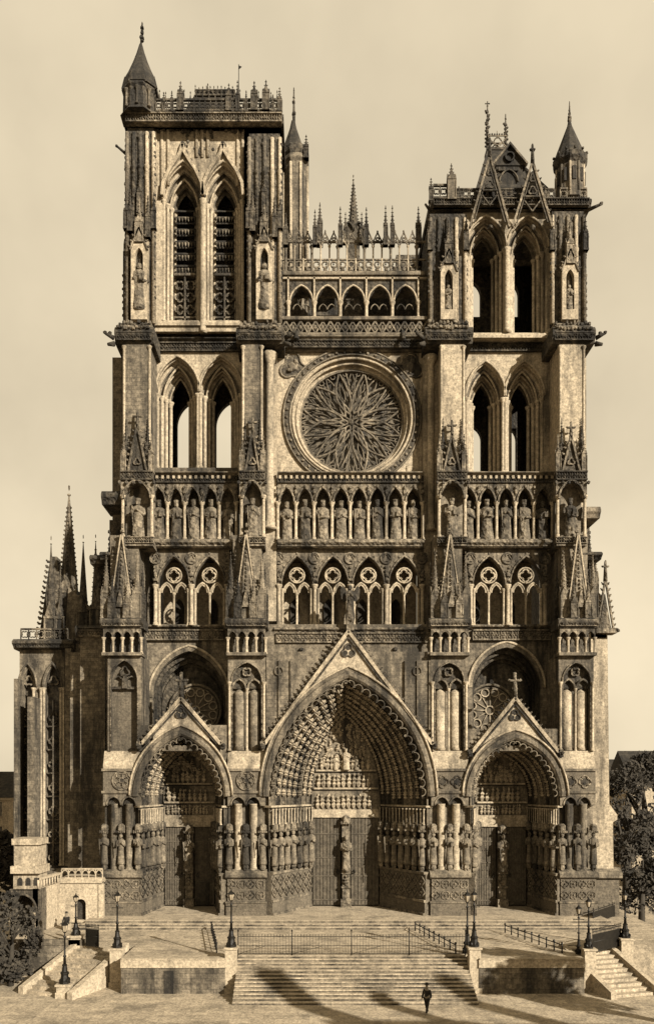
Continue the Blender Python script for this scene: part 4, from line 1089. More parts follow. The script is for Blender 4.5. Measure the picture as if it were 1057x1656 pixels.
# ---------- right (south) flank seen edge on
f = MB(2.0, 'L')
f.m = 'L'; f.prism([(958, 1000), (985, 1020), (988, 1300), (1001, 1318), (1001, 1326), (994, 1330), (995, 1420), (958, 1420)], 10, 120)
f.prism([(955, 940), (975, 960), (984, 1030), (955, 1030)], 10, 90)
f.m = 'M'; f.mould(955, 1006, [(0, 1412), (0, 1420), (8, 1424), (90, 1424), (90, 1408), (12, 1404)]); f.m = 'P'; f.box(958, 1002, 1424, 1484, 4, 100)
f.m = 'C'
for sg in (-1, 1): f.bandp([(978+sg*13, 1018), (978, 935)], -1.3, 1.3, -2, 2); f.crockets((978+sg*13, 1016), (978+sg*1, 940), 9, 2.3, 0, (sg, -.3))
f.prism([(968, 1018), (978, 960), (988, 1018)], 1, 5); f.cross(978, 905, 940, 10, 0); f.box(962, 996, 1016, 1024, -4, 20); f.pinn(972, 885, 960, 4, 30, .5)
f.m = 'S'; f.knob(997, 1020, -3, 4, 3, 3)
f.build('south_flank', cath)

# ---------- left (north) flank: plain stair wall + chapels with spires
f = MB(4.0, 'A')
f.m = 'A'; f.box(130, 170, 1030, 1300, 0, 60); f.box(108, 132, 1052, 1330, 20, 80); f.m = 'M'; f.box(128, 172, 1300, 1425, -4, 60); f.mould(128, 172, [(-4, 1302), (0, 1292), (10, 1292), (10, 1302)])
f.box(106, 130, 1330, 1425, 14, 80)
f.m = 'S'; f.cornice(126, 172, 1012, 1030, 6, 60); f.m = 'C'; f.frieze(128, 172, 1017, 1030, -3, 9, 3)
f.m = 'S'; f.box(150, 200, 905, 1014, 20, 90); f.cornice(150, 200, 898, 912, 7, 60)
for y in range(930, 1010, 12): f.knob(158, y, 18, 5, 6, 4); f.knob(176, y+5, 18, 5, 6, 4)
f.build('stair_wall', cath)
ch = MB(7.0, 'M')
ch.m = 'M'; ch.wall_open(30, 132, 1040, 1425, 6, 30, [(84, 13, 1400, 1110, 34), (44, 9, 1400, 1110, 30)])
ch.m = 'G'; ch.box(30, 132, 1060, 1405, 24, 26)
ch.m = 'L'
for x in (66, 71, 98, 103, 54): ch.col(x, 1112, 1400, 2.3, 2, 7)
ch.m = 'M'
for x in (84, 44): ch.roll(archpts(x, 15, 1110, 38, 8), 1.8, 2, 6); ch.bandp([(x-1, 1405), (x-1, 1130)], -1, 1, 10, 16); ch.bandp(ch.foil(x, 1100, 8, 3, 5, -pi/2), -1.2, 1.2, 10, 16, True)
ch.m = 'C'
for y in range(1160, 1400, 38):
    for x in (84, 44): ch.bandp(ch.foil(x, y, 9, 4, 4), -1, 1, 12, 17, True); ch.box(x-12, x+12, y+13, y+15, 11, 17)
ch.m = 'A'; ch.box(55, 66, 1130, 1400, -30, 10); ch.box(30, 36, 1100, 1400, -20, 10); ch.m = 'A'; ch.box(108, 118, 1050, 1400, -8, 20)
ch.m = 'K'; ch.box(105, 109, 1046, 1400, -2, 8)
ch.m = 'S'; ch.cornice(28, 116, 1034, 1050, 10, 40); ch.frieze(30, 116, 1038, 1048, -6, 8, 3)
ch.m = 'C'; ch.balus(34, 110, 1016, 1036, 0, 12, True)
ch.m = 'M'; ch.mould(28, 120, [(-6, 1404), (-10, 1412), (-10, 1440), (30, 1440), (30, 1404)])
chp = ch.build('side_chapel', cath)
for x, yt, yb, r_, y0, crk in ((112, 785, 960, 15, 10, True), (83, 868, 1000, 8, 7.5, False), (135, 866, 990, 8, 9, False), (155, 865, 985, 7, 8, True), (98, 905, 1000, 5, 7.5, True)):
    q = MB(y0, 'M' if r_ > 10 else 'S'); q.spire(x, yt, yb, r_, 0, 8, crk, 8)
    q.m = 'S'; q.box(x-r_, x+r_, yb-4, 1040, -r_, r_); q.m = 'C'
    for sg in (-1, 1): q.col(x+sg*r_, yb-2, 1038, 1.6, -r_, 6)
    q.prism([(x-r_, yb+2), (x, yb-26), (x+r_, yb+2)], -r_-2, -r_+1); q.m = 'K'; q.prism([(x-r_*.5, yb+40)]+archpts(x, r_*.5, yb+12, 10, 5)+[(x+r_*.5, yb+40)], -r_-1.2, -r_+.5)
    q.build('chapel_spire', chp)
q = MB(9, 'S'); q.prism([(62, 1040), (82, 900), (92, 900), (110, 1040)], 0, 20); q.m = 'M'; q.prism([(106, 1040), (112, 950), (150, 985), (160, 1040)], -4, 16)
q.m = 'C'; q.crockets((64, 1030), (82, 905), 8, 3, 0, (-1, -.2)); q.crockets((110, 955), (150, 985), 8, 2.4, 0, (.3, -1)); q.build('flying_buttress', chp)


# ================================================================== GROUND AND FOREGROUND (metres)
class MW(MB):
    """same tools, but x, y, d are metres: x east-west, y = minus height, d = depth"""
    def __init__(s, m='M'): MB.__init__(s, 0, m); s.k = 1.0
    def v(s, x, y, d=0.0): s.V.append((x, d, -y)); return len(s.V)-1
    def bx(s, x0, x1, z0, z1, d0, d1): s.box(x0, x1, -z1, -z0, d0, d1)
def PX(px, y): return (px-CX)/20*(D+y)/D
def PZ(py, y): return CZ+(CY-py)/20*(D+y)/D
ST = -2.6
g = MW('V'); g.quad((-900, -ST, -200), (900, -ST, -200), (900, -ST, 1500), (-900, -ST, 1500)); tag(g.build('street'), kind='structure')
XL, XR = PX(196, -14), PX(944, -14)
g = MW('V'); g.bx(-21.5, 27, ST-.2, -.5, -9.6, 7); g.bx(XL, XR, ST-.2, -.5, -12.9, -9.6)
g.bx(XL, PX(372, -14), ST-.2, -.5, -14.2, -12.9); g.bx(PX(762, -14), XR, ST-.2, -.5, -14.2, -12.9)
tag(g.build('pavement'), kind='structure')
# steps before the doors
g = MW('E')
for (a, b) in ((-17.6, -2.6-4), (-5.2, 11.2), (11.9, 22.2)):
    pass
for k in range(3):
    y = -2.6-0.55*k; z = -.5*k/3
    g.m = 'E'; g.bx(-17.4-.3*k, 23.4+.3*k, z-.04, z-.002*k, y-.03, 7 if k == 0 else y+.6); g.m = 'M'; g.bx(-17.4-.3*k, 23.4+.3*k, -.6, z-.04, y, 7 if k == 0 else y+.6)  # risers in darker stone: shade lines between treads put into the colour
tag(g.build('portal_steps'), kind='structure')
for (cx, w, r_) in ((293, 66, 2.6), (563, 128, 3.6), (832, 68, 2.6)):
    pass
# grand staircase
t = MW('E'); x0, x1 = PX(383, -14), PX(757, -14)
for k in range(13):
    t.bx(x0, x1, ST-.1, -.5-.1615*k-(.004 if k == 0 else 0), -13.0-.34*k-.02, -12.88-.34*(k-1) if k else -12.9)
    t.m = 'M'; t.bx(x0, x1, -.5-.1615*(k+1), -.5-.1615*k-.05, -13.03-.34*k, -13.0-.34*k); t.m = 'E'; t.bx(x0, x1, -.5-.1615*k-.05, -.5-.1615*k-.002, -13.07-.34*k, -13.0-.34*k)  # thin darker riser strips paint the shade line under each tread
o = t.build('stone_staircase', None, origin=(0, -15, ST)); tag(o, 'broad flight of worn stone steps below the central iron fence', 'staircase')
# retaining walls
for a, b, side in ((196, 364, 'left'), (774, 944, 'right')):
    t = MW('A'); xa, xb = PX(a, -14.5), PX(b, -14.5); zc = -.42
    rt = thing('retaining_wall', ((xa+xb)/2, -14.5, ST), f'low coursed stone wall with pale coping, {"left" if side=="left" else "right"} of the grand staircase', 'wall', 'retaining walls beside the staircase')
    t.bx(xa, xb, ST-.1, -.95, -14.5, -14.15); t.build('wall_face', rt)
    t = MW('B'); t.bx(xa-.02, xb+.02, -.95, zc, -14.58, -14.0); t.bx(xa, xb, zc, zc+.06, -14.64, -13.9); t.build('coping', rt)
    if side == 'left':
        t = MW('K'); xc = PX(273, -14.5); t.bx(xc-.30, xc+.30, ST, -1.15, -14.52, -14.4); t.build('shadow_panel', rt)  # dark panel added in place of a shadow falling down the wall
# piers
def pier(px, py_top, y, w, label, zb=ST):
    x = PX(px, y); zt = PZ(py_top, y)
    t = MW('B'); t.bx(x-w/2, x+w/2, zb-.05, zt-.12, y-w/2, y+w/2); t.bx(x-w/2-.06, x+w/2+.06, zb-.05, zb+.35, y-w/2-.06, y+w/2+.06)
    t.bx(x-w/2-.08, x+w/2+.08, zt-.12, zt, y-w/2-.08, y+w/2+.08)
    o = t.build('stone_pier', None, origin=(x, y, zb)); tag(o, label, 'pier'); return (x, y, zt)
def lamp(pos, h, label, grp='cast iron lamps on the stone piers', fat=1.0):
    x, y, z = pos; r = thing('street_lamp', pos, label, 'street lamp', grp); s_ = h/3.7
    f = fat
    t = MW('I'); Z = lambda q: -(z+q*s_)
    t.lathe(x, y, [(Z(0), .30*f), (Z(.14), .30*f), (Z(.16), .24*f), (Z(.5), .20*f), (Z(.55), .24*f), (Z(.62), .24*f), (Z(.68), .16*f), (Z(1.0), .12*f), (Z(1.04), .16*f), (Z(1.1), .10*f)], 8, sm=False)
    for k in range(4): a = k*pi/2+pi/4; t.knob(x+.25*f*cos(a), Z(.2), y+.25*f*sin(a), .1, .12, .1)
    t.build('lamp_base', r)
    t = MW('I'); t.lathe(x, y, [(Z(1.05), .085*f), (Z(1.5), .065*f), (Z(1.53), .11), (Z(1.58), .11), (Z(1.62), .055*f), (Z(2.6), .042*f), (Z(2.63), .09), (Z(2.68), .09), (Z(2.75), .04), (Z(2.92), .04)], 10)
    t.limb((x-.32, Z(2.55), y), (x+.32, Z(2.55), y), .022, .022); t.knob(x-.33, Z(2.55), y, .04); t.knob(x+.33, Z(2.55), y, .04)
    t.build('lamp_post', r)
    t = MW('H'); t.lathe(x, y, [(Z(2.96), .10), (Z(3.35), .19)], 6, sm=False)
    lt = t.build('lantern', r)
    t = MW('I'); t.lathe(x, y, [(Z(3.72), .01), (Z(3.62), .03), (Z(3.58), .05), (Z(3.54), .05), (Z(3.50), .09), (Z(3.40), .20), (Z(3.35), .23), (Z(3.33), .2)], 6, sm=False)
    for k in range(6):
        a = k*pi/3; t.limb((x+.105*cos(a), Z(2.94), y+.105*sin(a)), (x+.195*cos(a), Z(3.36), y+.195*sin(a)), .014, .014, 4)
    t.lathe(x, y, [(Z(2.97), .115), (Z(2.90), .08)], 6, sm=False)
    t.build('lantern_frame', r)
    return r
def at(px, py, y): return (PX(px, y), y, PZ(py, y))
p = pier(374, 1531, -14.1, .72, 'tall pale stone pier at the left end of the iron fence'); lamp(p, 3.7, 'black cast iron lamp on the pier at the left end of the iron fence', fat=1.1)
p = pier(766, 1531, -14.1, .72, 'tall pale stone pier at the right end of the iron fence'); lamp((p[0]+.02, p[1]+.1, p[2]), 3.65, 'black cast iron lamp on the pier at the right end of the iron fence', fat=1.1)
p = (PX(755, -12.2), -12.2, -.5); lamp(p, 4.2, 'black lamp on the pavement just behind the pier at the fence\'s right end', fat=1.1)
p = pier(190, 1532, -12.6, .8, 'pale stone pier at the left end of the low front wall'); lamp(p, 3.75, 'black cast iron lamp at the left end of the low front wall', fat=1.1)
p = pier(123, 1512, -9.4, .8, 'stone pier at the head of the left side steps beside the dark gate'); lamp(p, 2.9, 'black iron lamp on the pier in front of the small arched doorway', fat=1.1)
p = pier(105, 1590, -15.2, .8, 'low stone pier at the foot of the left side steps'); lamp(p, 4.0, 'large black iron lamp at the foot of the left side steps', fat=1.15)
p = pier(951, 1533, -13.6, .72, 'pale stone pier at the right end of the low front wall'); lamp(p, 3.3, 'black lamp on the pier ending the low front wall on the right', fat=1.0)
lamp((PX(935, -12.6), -12.6, -.5), 3.3, 'slim black lamp on the pavement left of the pier by the right side steps', fat=.7)
p = pier(1010, 1516, -10.4, .8, 'pale stone pier at the far right edge beside the dark trees'); lamp(p, 3.2, 'black iron lamp at the far right edge in front of the dark trees', fat=1.2)
# iron fence across the stair head
yF = -12.95; zb = -.48
fx0, fx1 = PX(385, yF), PX(752, yF)
fe = thing('iron_fence', ((fx0+fx1)/2, yF, -.5), 'low black iron picket fence with closed gates along the top of the grand staircase', 'fence')
posts = [PX(p_, yF) for p_ in (385, 472, 568, 661, 752)]
for a, b in zip(posts, posts[1:]):
    t = MW('I'); n = round((b-a)/.19)
    for k in range(1, n): x = a+(b-a)*k/n; t.limb((x, .42, yF), (x, -.78, yF), .011, .011, 4); t.knob(x, -.82, yF, .022, .05, .022, 4)
    for z in (-.40, .10, .70): t.bx(a, b, z, z+.035, yF-.015, yF+.015)
    t.limb((a, .4, yF-.02), (a+(b-a)*.5, -.1, yF-.02), .016, .016, 4)
    t.build('fence_panel', fe)
for x in posts:
    t = MW('I'); t.limb((x, .5, yF), (x, -1.05, yF), .04, .03); t.knob(x, -1.1, yF, .06, .08, .06); t.build('fence_post', fe)
# hand rails on the forecourt
def rail(p, q, label, n):
    r = thing('handrail', ((p[0]+q[0])/2, (p[1]+q[1])/2, min(p[2], q[2])), label, 'handrail', 'low iron handrails on the forecourt')
    P_, Q_ = Vector(p), Vector(q)
    for k in range(n):
        c = P_.lerp(Q_, k/(n-1)); t = MW('I'); t.limb((c.x, -c.z, c.y), (c.x, -c.z-.62, c.y), .05, .04); t.knob(c.x, -c.z-.66, c.y, .085); t.build('rail_post', r)
    t = MW('I'); t.limb((p[0], -p[2]-.55, p[1]), (q[0], -q[2]-.55, q[1]), .035, .035); t.limb((p[0], -p[2]-.25, p[1]), (q[0], -q[2]-.25, q[1]), .02, .02); t.build('top_rail', r)
rail((8.0, -4.2, -.5), (9.6, -12.3, -.5), 'low iron rail running from the central doors to the right end of the fence', 9)
rail((-7.4, -4.3, -.5), (-6.1, -12.2, -.5), 'low iron rail between the left portal and the central forecourt', 9)
rail((14.6, -5.0, -.5), (16.6, -12.3, -.5), 'low iron rail crossing the forecourt before the right portal', 9)

# side steps, turned to the corner
def side_steps(bx_, by, tx, ty, width, right, label):
    """from bottom-centre to top-centre"""
    o = thing('side_steps', (bx_, by, ST), label, 'staircase', 'side steps at the corners of the forecourt')
    dx, dy = tx-bx_, ty-by; L = math.hypot(dx, dy); ux, uy = dx/L, dy/L; vx, vy = uy, -ux
    n = 11; t = MW('E')
    def P(a, b): return (bx_+ux*a+vx*b, by+uy*a+vy*b)
    for k in range(n):
        z = ST+(k+1)*(-.5-ST)/n-.004; a0 = L*k/n; a1 = L+.3
        q = [P(a0, -width/2), P(a0, width/2), P(a1, width/2), P(a1, -width/2)]
        t.vprism(q, -z, -ST+.05 if k == 0 else -(z-.2))
    t.build('steps', o)
    for sg in (-1, 1):
        t = MW('B'); b0, b1 = sg*width/2, sg*(width/2+.38)
        A = [P(-.3, b0), P(-.3, b1), P(L+.1, b1), P(L+.1, b0)]
        z0, z1 = ST+.45, -.5+.35
        lo = [t.v(x, -ST+.05, y) for x, y in A]; hi = [t.v(A[i][0], -(z0 if i < 2 else z1), A[i][1]) for i in range(4)]
        t.f(*hi); 
        for i in range(4): j = (i+1) % 4; t.f(lo[i], lo[j], hi[j], hi[i])
        t.build('ramp_wall', o)
side_steps(-16.3, -15.0, -14.2, -9.9, 3.4, False, 'diagonal stone side steps between sloping pale walls at the lower left')
side_steps(20.2, -15.2, 18.8, -10.0, 3.0, True, 'diagonal stone side steps beside the dark railing at the lower right')
# dark gates at the stair heads
def gate(xa, ya, xb, yb, z, h, label, n):
    r = thing('iron_gate', ((xa+xb)/2, (ya+yb)/2, z), label, 'gate'); t = MW('I')
    for k in range(n+1):
        f_ = k/n; x, y = xa+(xb-xa)*f_, ya+(yb-ya)*f_; t.limb((x, -z, y), (x, -z-h, y), .022, .018, 4); t.knob(x, -z-h-.04, y, .035, .07, .035, 4)
    for q in (.08, .5, .93): t.limb((xa, -z-h*q, ya), (xb, -z-h*q, yb), .03, .03, 4)
    t.build('bars', r)
    t = MW('I'); L = math.hypot(xb-xa, yb-ya); nx, ny = -(yb-ya)/L*.02, (xb-xa)/L*.02
    t.vprism([(xa-nx, ya-ny), (xb-nx, yb-ny), (xb+nx, yb+ny), (xa+nx, ya+ny)], -z-h*.82, -z-.08); t.build('sheet_panel', r)
gate(PX(139, -10.2), -10.2, PX(160, -10.6), -10.6, -.5, 1.5, 'dark iron gate between two piers at the head of the left side steps', 9)
gate(PX(957, -12.6), -12.6, PX(1003, -10.2), -10.2, -.5, 1.55, 'long dark iron gate at the head of the right side steps', 22)
gate(PX(958, -1.5), -1.5, PX(1000, 3), 3, -.5, 1.2, 'short dark fence behind, against the right foot of the cathedral', 5)

# small terrace building at the left with balustrade and arched doorway
yT = -1.2
tb = thing('terrace_building', (PX(120, yT), yT, -.5), 'low pale stone annex with a balustraded terrace and small arched doorway', 'building')
t = MB(yT, 'B'); t.wall_open(96, 166, 1426, 1492, 0, 8, [(131, 8, 1488, 1462, 8)]); t.m = 'K'; t.box(122, 140, 1450, 1490, 9, 12); t.m = 'B'; t.box(96, 166, 1420, 1428, -3, 60)
t.box(160, 168, 1430, 1492, -2, 6); t.build('wall', tb)
t = MB(yT, 'B'); t.balus(100, 166, 1404, 1421, 0, 11, False); t.m = 'K'; t.build('balustrade', tb)
t = MW('B'); xa, xb = PX(98, yT), PX(62, -5); 
q = [(xa, yT), (xb, -5), (xb-.4, -5), (xa-.4, yT+.3)]
t.vprism(q, -PZ(1427, yT), 2.6); t.build('return_wall', tb)
t = MW('B')
for k in range(9): f_ = k/8; x, y = xa+(xb-xa)*f_, yT+(-5-yT)*f_; t.limb((x, -PZ(1427, yT), y), (x, -PZ(1427, yT)-.65, y), .07, .07, 6)
z_ = PZ(1427, yT)+.62; t.vprism([(xa+.1, yT), (xb+.1, -5), (xb-.3, -5), (xa-.3, yT)], -z_-.18, -z_); t.build('balustrade', tb)
bl = MB(-5, 'L'); bl.box(22, 66, 1356, 1366, -8, 40); bl.box(25, 62, 1366, 1400, -4, 40); bl.box(20, 68, 1400, 1412, -8, 40)
bl.box(22, 64, 1412, 1440, 0, 40)
for k in range(1, 4): bl.m = 'K'; bl.prism([(16+13*k, 1432)]+archpts(20+13*k, 4, 1424, 5, 4)+[(24+13*k, 1432)], -1, 1)
bl.m = 'M'; bl.wall_open(16, 66, 1438, 1640, 0, 40, [(38, 20, 1640, 1470, 22)]); bl.m = 'M'; bl.roll(archpts(38, 21, 1470, 24, 8), 2, -2)
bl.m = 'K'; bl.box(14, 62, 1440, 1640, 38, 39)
o = bl.build('gate_pavilion', None, origin=W(38, 1600, -5)); tag(o, 'pale block-topped stone pavilion over a dark round arch at the left edge', 'pavilion')
# court wall
t = MW('M'); t.bx(-21.6, -15.5, ST, -.5, -9.75, -9.6); t.bx(-21.8, -15.5, -.5, -.1, -9.8, -9.5); o = t.build('court_wall', None, origin=(-18, -9.7, ST)); tag(o, 'rough stained stone wall under the left side of the forecourt', 'wall')

# ------------------------------------------------------------------ people
def skinned(name, verts, edges, radii, mat, parent, origin):
    me = bpy.data.meshes.new(name); me.from_pydata([tuple(Vector(v)-Vector(origin)) for v in verts], edges, []); me.materials.append(MATS[mat])
    o = bpy.data.objects.new(name, me); COL.objects.link(o)
    sk = o.modifiers.new('Skin', 'SKIN'); sk.use_smooth_shade = True
    for i, r in enumerate(radii): me.skin_vertices[0].data[i].radius = (r, r)
    me.skin_vertices[0].data[0].use_root = True
    sb = o.modifiers.new('Sub', 'SUBSURF'); sb.levels = 1; sb.render_levels = 2
    if parent: o.parent = parent; o.location = Vector(origin)-wloc(parent)
    else: o.location = origin
    return o
def person(x, y, z, face, label, seated=False, stride=.22):
    c, s_ = cos(face), sin(face)
    def T(a, b, h): return (x+a*c-b*s_, y+a*s_+b*c, z+h)       # a: sideways, b: forward
    if seated: hip, kn, an = .45, (.50, .42), (.08, .46)
    else: hip = .92
    V = [T(0, 0, hip), T(0, .0, hip+.25), T(0, 0, hip+.46), T(0, .02, hip+.57), T(0, .03, hip+.70), T(0, .03, hip+.80)]
    Rr = [.14, .125, .15, .055, .085, .07]
    E = [(0, 1), (1, 2), (2, 3), (3, 4), (4, 5)]
    arm, leg = [], []
    for sg in (-1, 1):
        b = len(V); fw = (.25 if seated else .14*sg)
        V += [T(.19*sg, 0, hip+.45), T(.24*sg, fw*.4, hip+.2), T(.2*sg, fw+.08, hip+.0), T(.2*sg, fw+.12, hip-.08)]; Rr += [.06, .045, .035, .03]; E += [(2, b), (b, b+1), (b+1, b+2), (b+2, b+3)]
        b = len(V)
        if seated: V += [T(.1*sg, .02, hip), T(.12*sg, .42, .47), T(.12*sg, .42, .08), T(.12*sg, .55, .04)]
        else: V += [T(.09*sg, 0, hip-.06), T(.1*sg, -stride*.4*sg+.03, .48), T(.1*sg, -stride*sg, .08), T(.1*sg, -stride*sg+.14, .035)]
        Rr += [.09, .06, .042, .035]; E += [(0, b), (b, b+1), (b+1, b+2), (b+2, b+3)]
    body = skinned('person', V, E, Rr, 'N', None, (x, y, z)); tag(body, label, 'person')
    cv, cr, ce = V[:3]+V[6:9]+V[14:17], [.165, .15, .17, .085, .065, .052, .085, .065, .052], [(0, 1), (1, 2), (2, 3), (3, 4), (4, 5), (2, 6), (6, 7), (7, 8)]
    skinned('jacket', cv, ce, cr, 'O', body, (x, y, z))
    lv = [V[0]]+V[10:13]+V[18:21]
    skinned('trousers', lv, [(0, 1), (1, 2), (2, 3), (0, 4), (4, 5), (5, 6)], [.15, .11, .08, .06, .11, .08, .06], 'O', body, (x, y, z))
    h = MW('O'); hx, hy, hz = V[5]; h.lathe(hx, hy, [(-hz-.10, .07), (-hz-.085, .09), (-hz-.01, .10), (-hz, .15), (-hz+.012, .15)], 12); h.build('hat', body)
pz = -2.6
person(PX(690, -19), -19, ST, 2.4, 'person in dark clothes and hat walking at the foot of the grand staircase')
sx, sy = PX(108, -3.4), -3.4
t = MW('B'); t.bx(sx-.3, sx+.3, -.5, -.1, sy-.2, sy+.25); tag(t.build('stone_block', None, origin=(sx, sy, -.5)), 'low stone block under the seated person by the arched doorway', 'block')
person(sx, sy, -.5, pi*.97, 'person in dark clothes sitting by the small arched doorway at the left', True)

# ------------------------------------------------------------------ trees and far houses
def tree(x, y, z, h, cr, label, n=2600, grp='dark trees around the cathedral', low=.28, seed=1):
    r = random.Random(seed); o = thing('tree', (x, y, z), label, 'tree', grp)
    t = MW('R'); t.limb((x, -z+.1, y), (x+.1, -z-h*.45, y), h*.035, h*.022, 8)
    for k in range(7):
        a = k*0.9+seed; b0 = h*(.3+.04*k); t.limb((x, -z-b0, y), (x+cr*.6*cos(a), -z-b0-h*.25, y+cr*.6*sin(a)), h*.015, h*.006, 6)
    t.build('trunk', o)
    c = MW('F'); cl = []
    for k in range(26):
        a, u = r.uniform(0, 2*pi), r.uniform(-1, 1); q = sqrt(1-u*u)*r.uniform(.35, .85); cl.append((x+cr*q*cos(a), z+h*(low+1)/2+u*h*(1-low)*.42, y+cr*q*sin(a), cr*r.uniform(.22, .42)))
    for k in range(n):
        X, Z, Y, rr = r.choice(cl); d = Vector((r.gauss(0, 1), r.gauss(0, 1), r.gauss(0, 1))).normalized()*rr*r.uniform(.6, 1.05); p_ = Vector((X, Z, Y))+d
        u = Vector((r.gauss(0, 1), r.gauss(0, 1), r.gauss(0, 1))).normalized()*r.uniform(.12, .3)*cr/3; w = u.orthogonal().normalized()*u.length*.7
        c.quad(*[(q.x, -q.y, q.z) for q in (p_-u, p_-w, p_+u, p_+w)])
    c.build('crown', o)
def atx(px, y): return PX(px, y)
tree(atx(1012, 22), 22, ST, 15.5, 3.2, 'dark leafy tree right behind the right foot of the cathedral', seed=3)
tree(atx(1045, 30), 30, ST, 17, 4.2, 'tall dark tree farthest right behind the cathedral', seed=5)
tree(atx(1036, 6), 6, ST, 10, 2.8, 'smaller dark tree beside the far right lamp', seed=8, low=.1)
tree(atx(22, -12), -12.5, ST, 6.2, 2.0, 'dark bushy tree at the lower left edge before the stone arch', seed=9, low=.05, n=3200)
tree(atx(-8, 14), 14, ST, 9, 3.2, 'dark tree behind the stone pavilion at the left edge', seed=12, low=.1)
def house(x, y, w, d, hw, hr, label, grp, nw=4, nf=4, chim=()):
    """gabled house: front faces -Y side by default, both long sides windowed"""
    o = thing('town_house', (x, y, ST), label, 'house', grp)
    t = MW('B'); t.bx(x-w/2, x+w/2, ST, ST+hw, y-d/2, y+d/2); t.bx(x-w/2-.1, x+w/2+.1, ST+hw-.3, ST+hw+.05, y-d/2-.25, y+d/2+.25); t.build('wall', o)
    t = MW('T'); za, zb_ = -(ST+hw+.05), -(ST+hr)
    A = [(x-w/2-.1, za, y-d/2-.4), (x+w/2+.1, za, y-d/2-.4), (x+w/2+.1, za, y+d/2+.4), (x-w/2-.1, za, y+d/2+.4), (x-w/2-.1, zb_, y), (x+w/2+.1, zb_, y)]
    i = [t.v(*q) for q in A]; t.f(i[0], i[1], i[5], i[4]); t.f(i[2], i[3], i[4], i[5]); t.f(i[0], i[4], i[3]); t.f(i[1], i[2], i[5]); t.f(i[0], i[3], i[2], i[1])
    rf = t.build('roof', o)
    for cx_, ch_, cw in chim:
        t = MW('M'); t.bx(cx_-cw/2, cx_+cw/2, ST+hr-1.5, ST+hr+ch_, y-.4, y+.4); t.bx(cx_-cw/2-.1, cx_+cw/2+.1, ST+hr+ch_, ST+hr+ch_+.2, y-.5, y+.5)
        for k in range(max(1, int(cw/.5))): t.lathe(cx_-cw/2+.25+.5*k, y, [(-(ST+hr+ch_+.65), .11), (-(ST+hr+ch_+.2), .14)], 8)
        t.build('chimney', rf)
    for f_ in range(nf):
        for k in range(nw):
            for sg in (-1, 1):
                wx = x-w/2+w*(k+.5)/nw; z0 = ST+hw*(f_+.25)/nf; z1 = z0+hw/nf*.6; yy = y+sg*d/2
                t = MW('B'); t.bx(wx-.6, wx+.6, z0-.12, z0, yy-.12, yy+.12); t.bx(wx-.62, wx-.5, z0, z1, yy-.06, yy+.06); t.bx(wx+.5, wx+.62, z0, z1, yy-.06, yy+.06); t.bx(wx-.62, wx+.62, z1, z1+.15, yy-.08, yy+.08)
                wn = t.build('window', o); t = MW('G'); t.bx(wx-.5, wx+.5, z0, z1, yy-.03, yy+.03); t.build('pane', wn)
hg = 'town houses across the square'
house(27.6, -47, 7.6, 7, 11.0, 15.0, 'pale town house with slate roof across the square, nearest the viewer', hg, chim=((25.4, 4.4, 1.3), (30.4, 2.4, .6)))
house(35.4, -47, 7.2, 7, 10.6, 14.6, 'pale town house with slate roof across the square, farther from the viewer', hg, nf=3, chim=((36.0, 4.2, 1.1),))
tree(26.4, -28.5, ST, 11.8, 2.6, 'leafy tree standing in the square before the low right wall', seed=21, low=.5, n=4200)
house(PX(1002, 40)+4, 42, 7, 9, 13, 17.5, 'pale house half hidden behind the trees at the far right', 'distant houses', nw=3, nf=4)
house(PX(1075, 60), 64, 16, 9, 12, 17, 'long pale house beyond the trees on the far right', 'distant houses', nw=6, nf=3)
house(PX(-10, 50), 60, 16, 9, 11, 15, 'pale slate-roofed house beyond the left edge of the cathedral', 'distant houses', nw=6, nf=3)

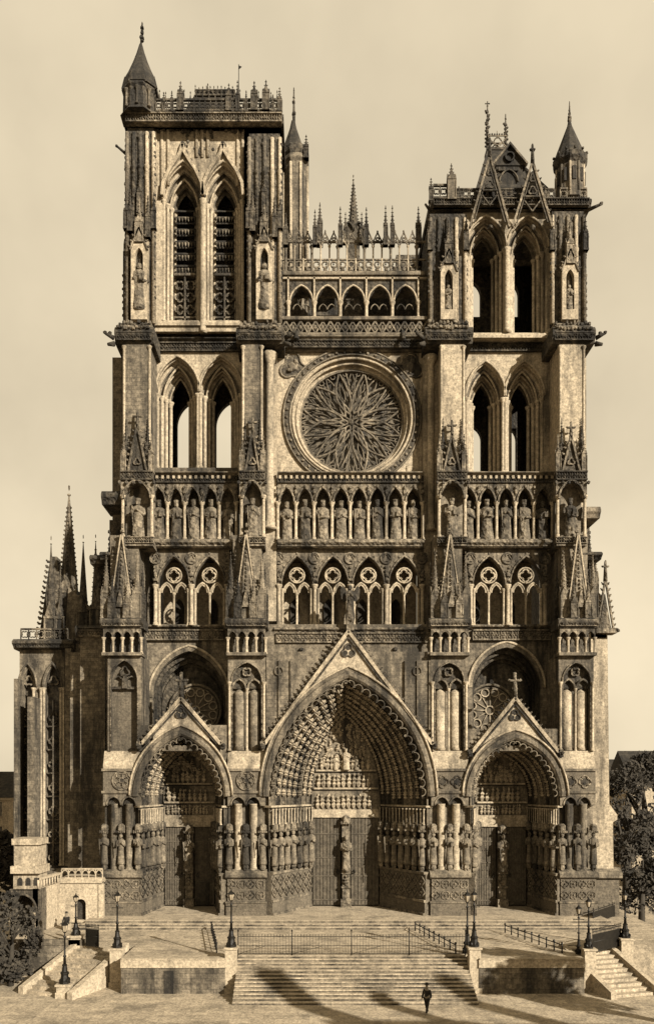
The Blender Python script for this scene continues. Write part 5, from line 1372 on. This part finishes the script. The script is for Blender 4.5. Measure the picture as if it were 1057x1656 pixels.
# ================================================================== LIGHT, SKY, CAMERA
LD = Vector((-.86, 1.0, -.56)).normalized()      # direction the sunlight travels
sun = bpy.data.lights.new('sun', 'SUN'); sun.energy = 5.0; sun.angle = radians(.6); sun.color = (1, .955, .86)
so = bpy.data.objects.new('sun', sun); COL.objects.link(so); so.rotation_euler = LD.to_track_quat('-Z', 'Y').to_euler(); so.location = (40, -80, 80)
el = math.asin(-LD.z); az = math.atan2(-LD.x, -LD.y)
w = bpy.data.worlds.new('World'); sc.world = w; w.use_nodes = True; nt = w.node_tree; N = nt.nodes; L = nt.links
bgn = N['Background']; sky = N.new('ShaderNodeTexSky'); sky.sky_type = 'NISHITA'; sky.sun_disc = False; sky.sun_elevation = el; sky.sun_rotation = az; sky.dust_density = 3.0; sky.air_density = 1.0
bw = N.new('ShaderNodeRGBToBW'); L.new(sky.outputs[0], bw.inputs[0])
tc = N.new('ShaderNodeTexCoord'); ns = N.new('ShaderNodeTexNoise'); ns.inputs['Scale'].default_value = 3.4; ns.inputs['Detail'].default_value = 5; L.new(tc.outputs['Generated'], ns.inputs['Vector'])
mr = N.new('ShaderNodeMapRange'); mr.inputs[1].default_value = .3; mr.inputs[2].default_value = .7; mr.inputs[3].default_value = 3.8; mr.inputs[4].default_value = 5.5; L.new(ns.outputs[0], mr.inputs[0])
mxs = N.new('ShaderNodeMix'); mxs.data_type = 'FLOAT'; mxs.inputs[0].default_value = .85; L.new(bw.outputs[0], mxs.inputs[2]); L.new(mr.outputs[0], mxs.inputs[3])   # high thin cloud over the clear sky
tn = N.new('ShaderNodeVectorMath'); tn.operation = 'SCALE'; tn.inputs[0].default_value = (1, .85, .60); L.new(mxs.outputs[0], tn.inputs[3])
L.new(tn.outputs[0], bgn.inputs['Color']); bgn.inputs['Strength'].default_value = .075
cam = bpy.data.cameras.new('camera'); co = bpy.data.objects.new('camera', cam); COL.objects.link(co)
co.location = (0, -D, CZ); co.rotation_euler = (pi/2, 0, 0)
cam.sensor_fit = 'VERTICAL'; cam.sensor_height = 36; cam.lens = 36*D/(1656/20)
cam.shift_x = (528.5-CX)/1656; cam.shift_y = (CY-828)/1656; cam.clip_end = 5000
sc.camera = co
sc.render.engine = 'CYCLES'
vs = sc.view_settings; vs.view_transform = 'Standard'; vs.look = 'None'; vs.gamma = 1; vs.exposure = 1.3
sc.cycles.filter_width = 1.5; sc.cycles.max_bounces = 6; sc.cycles.diffuse_bounces = 3
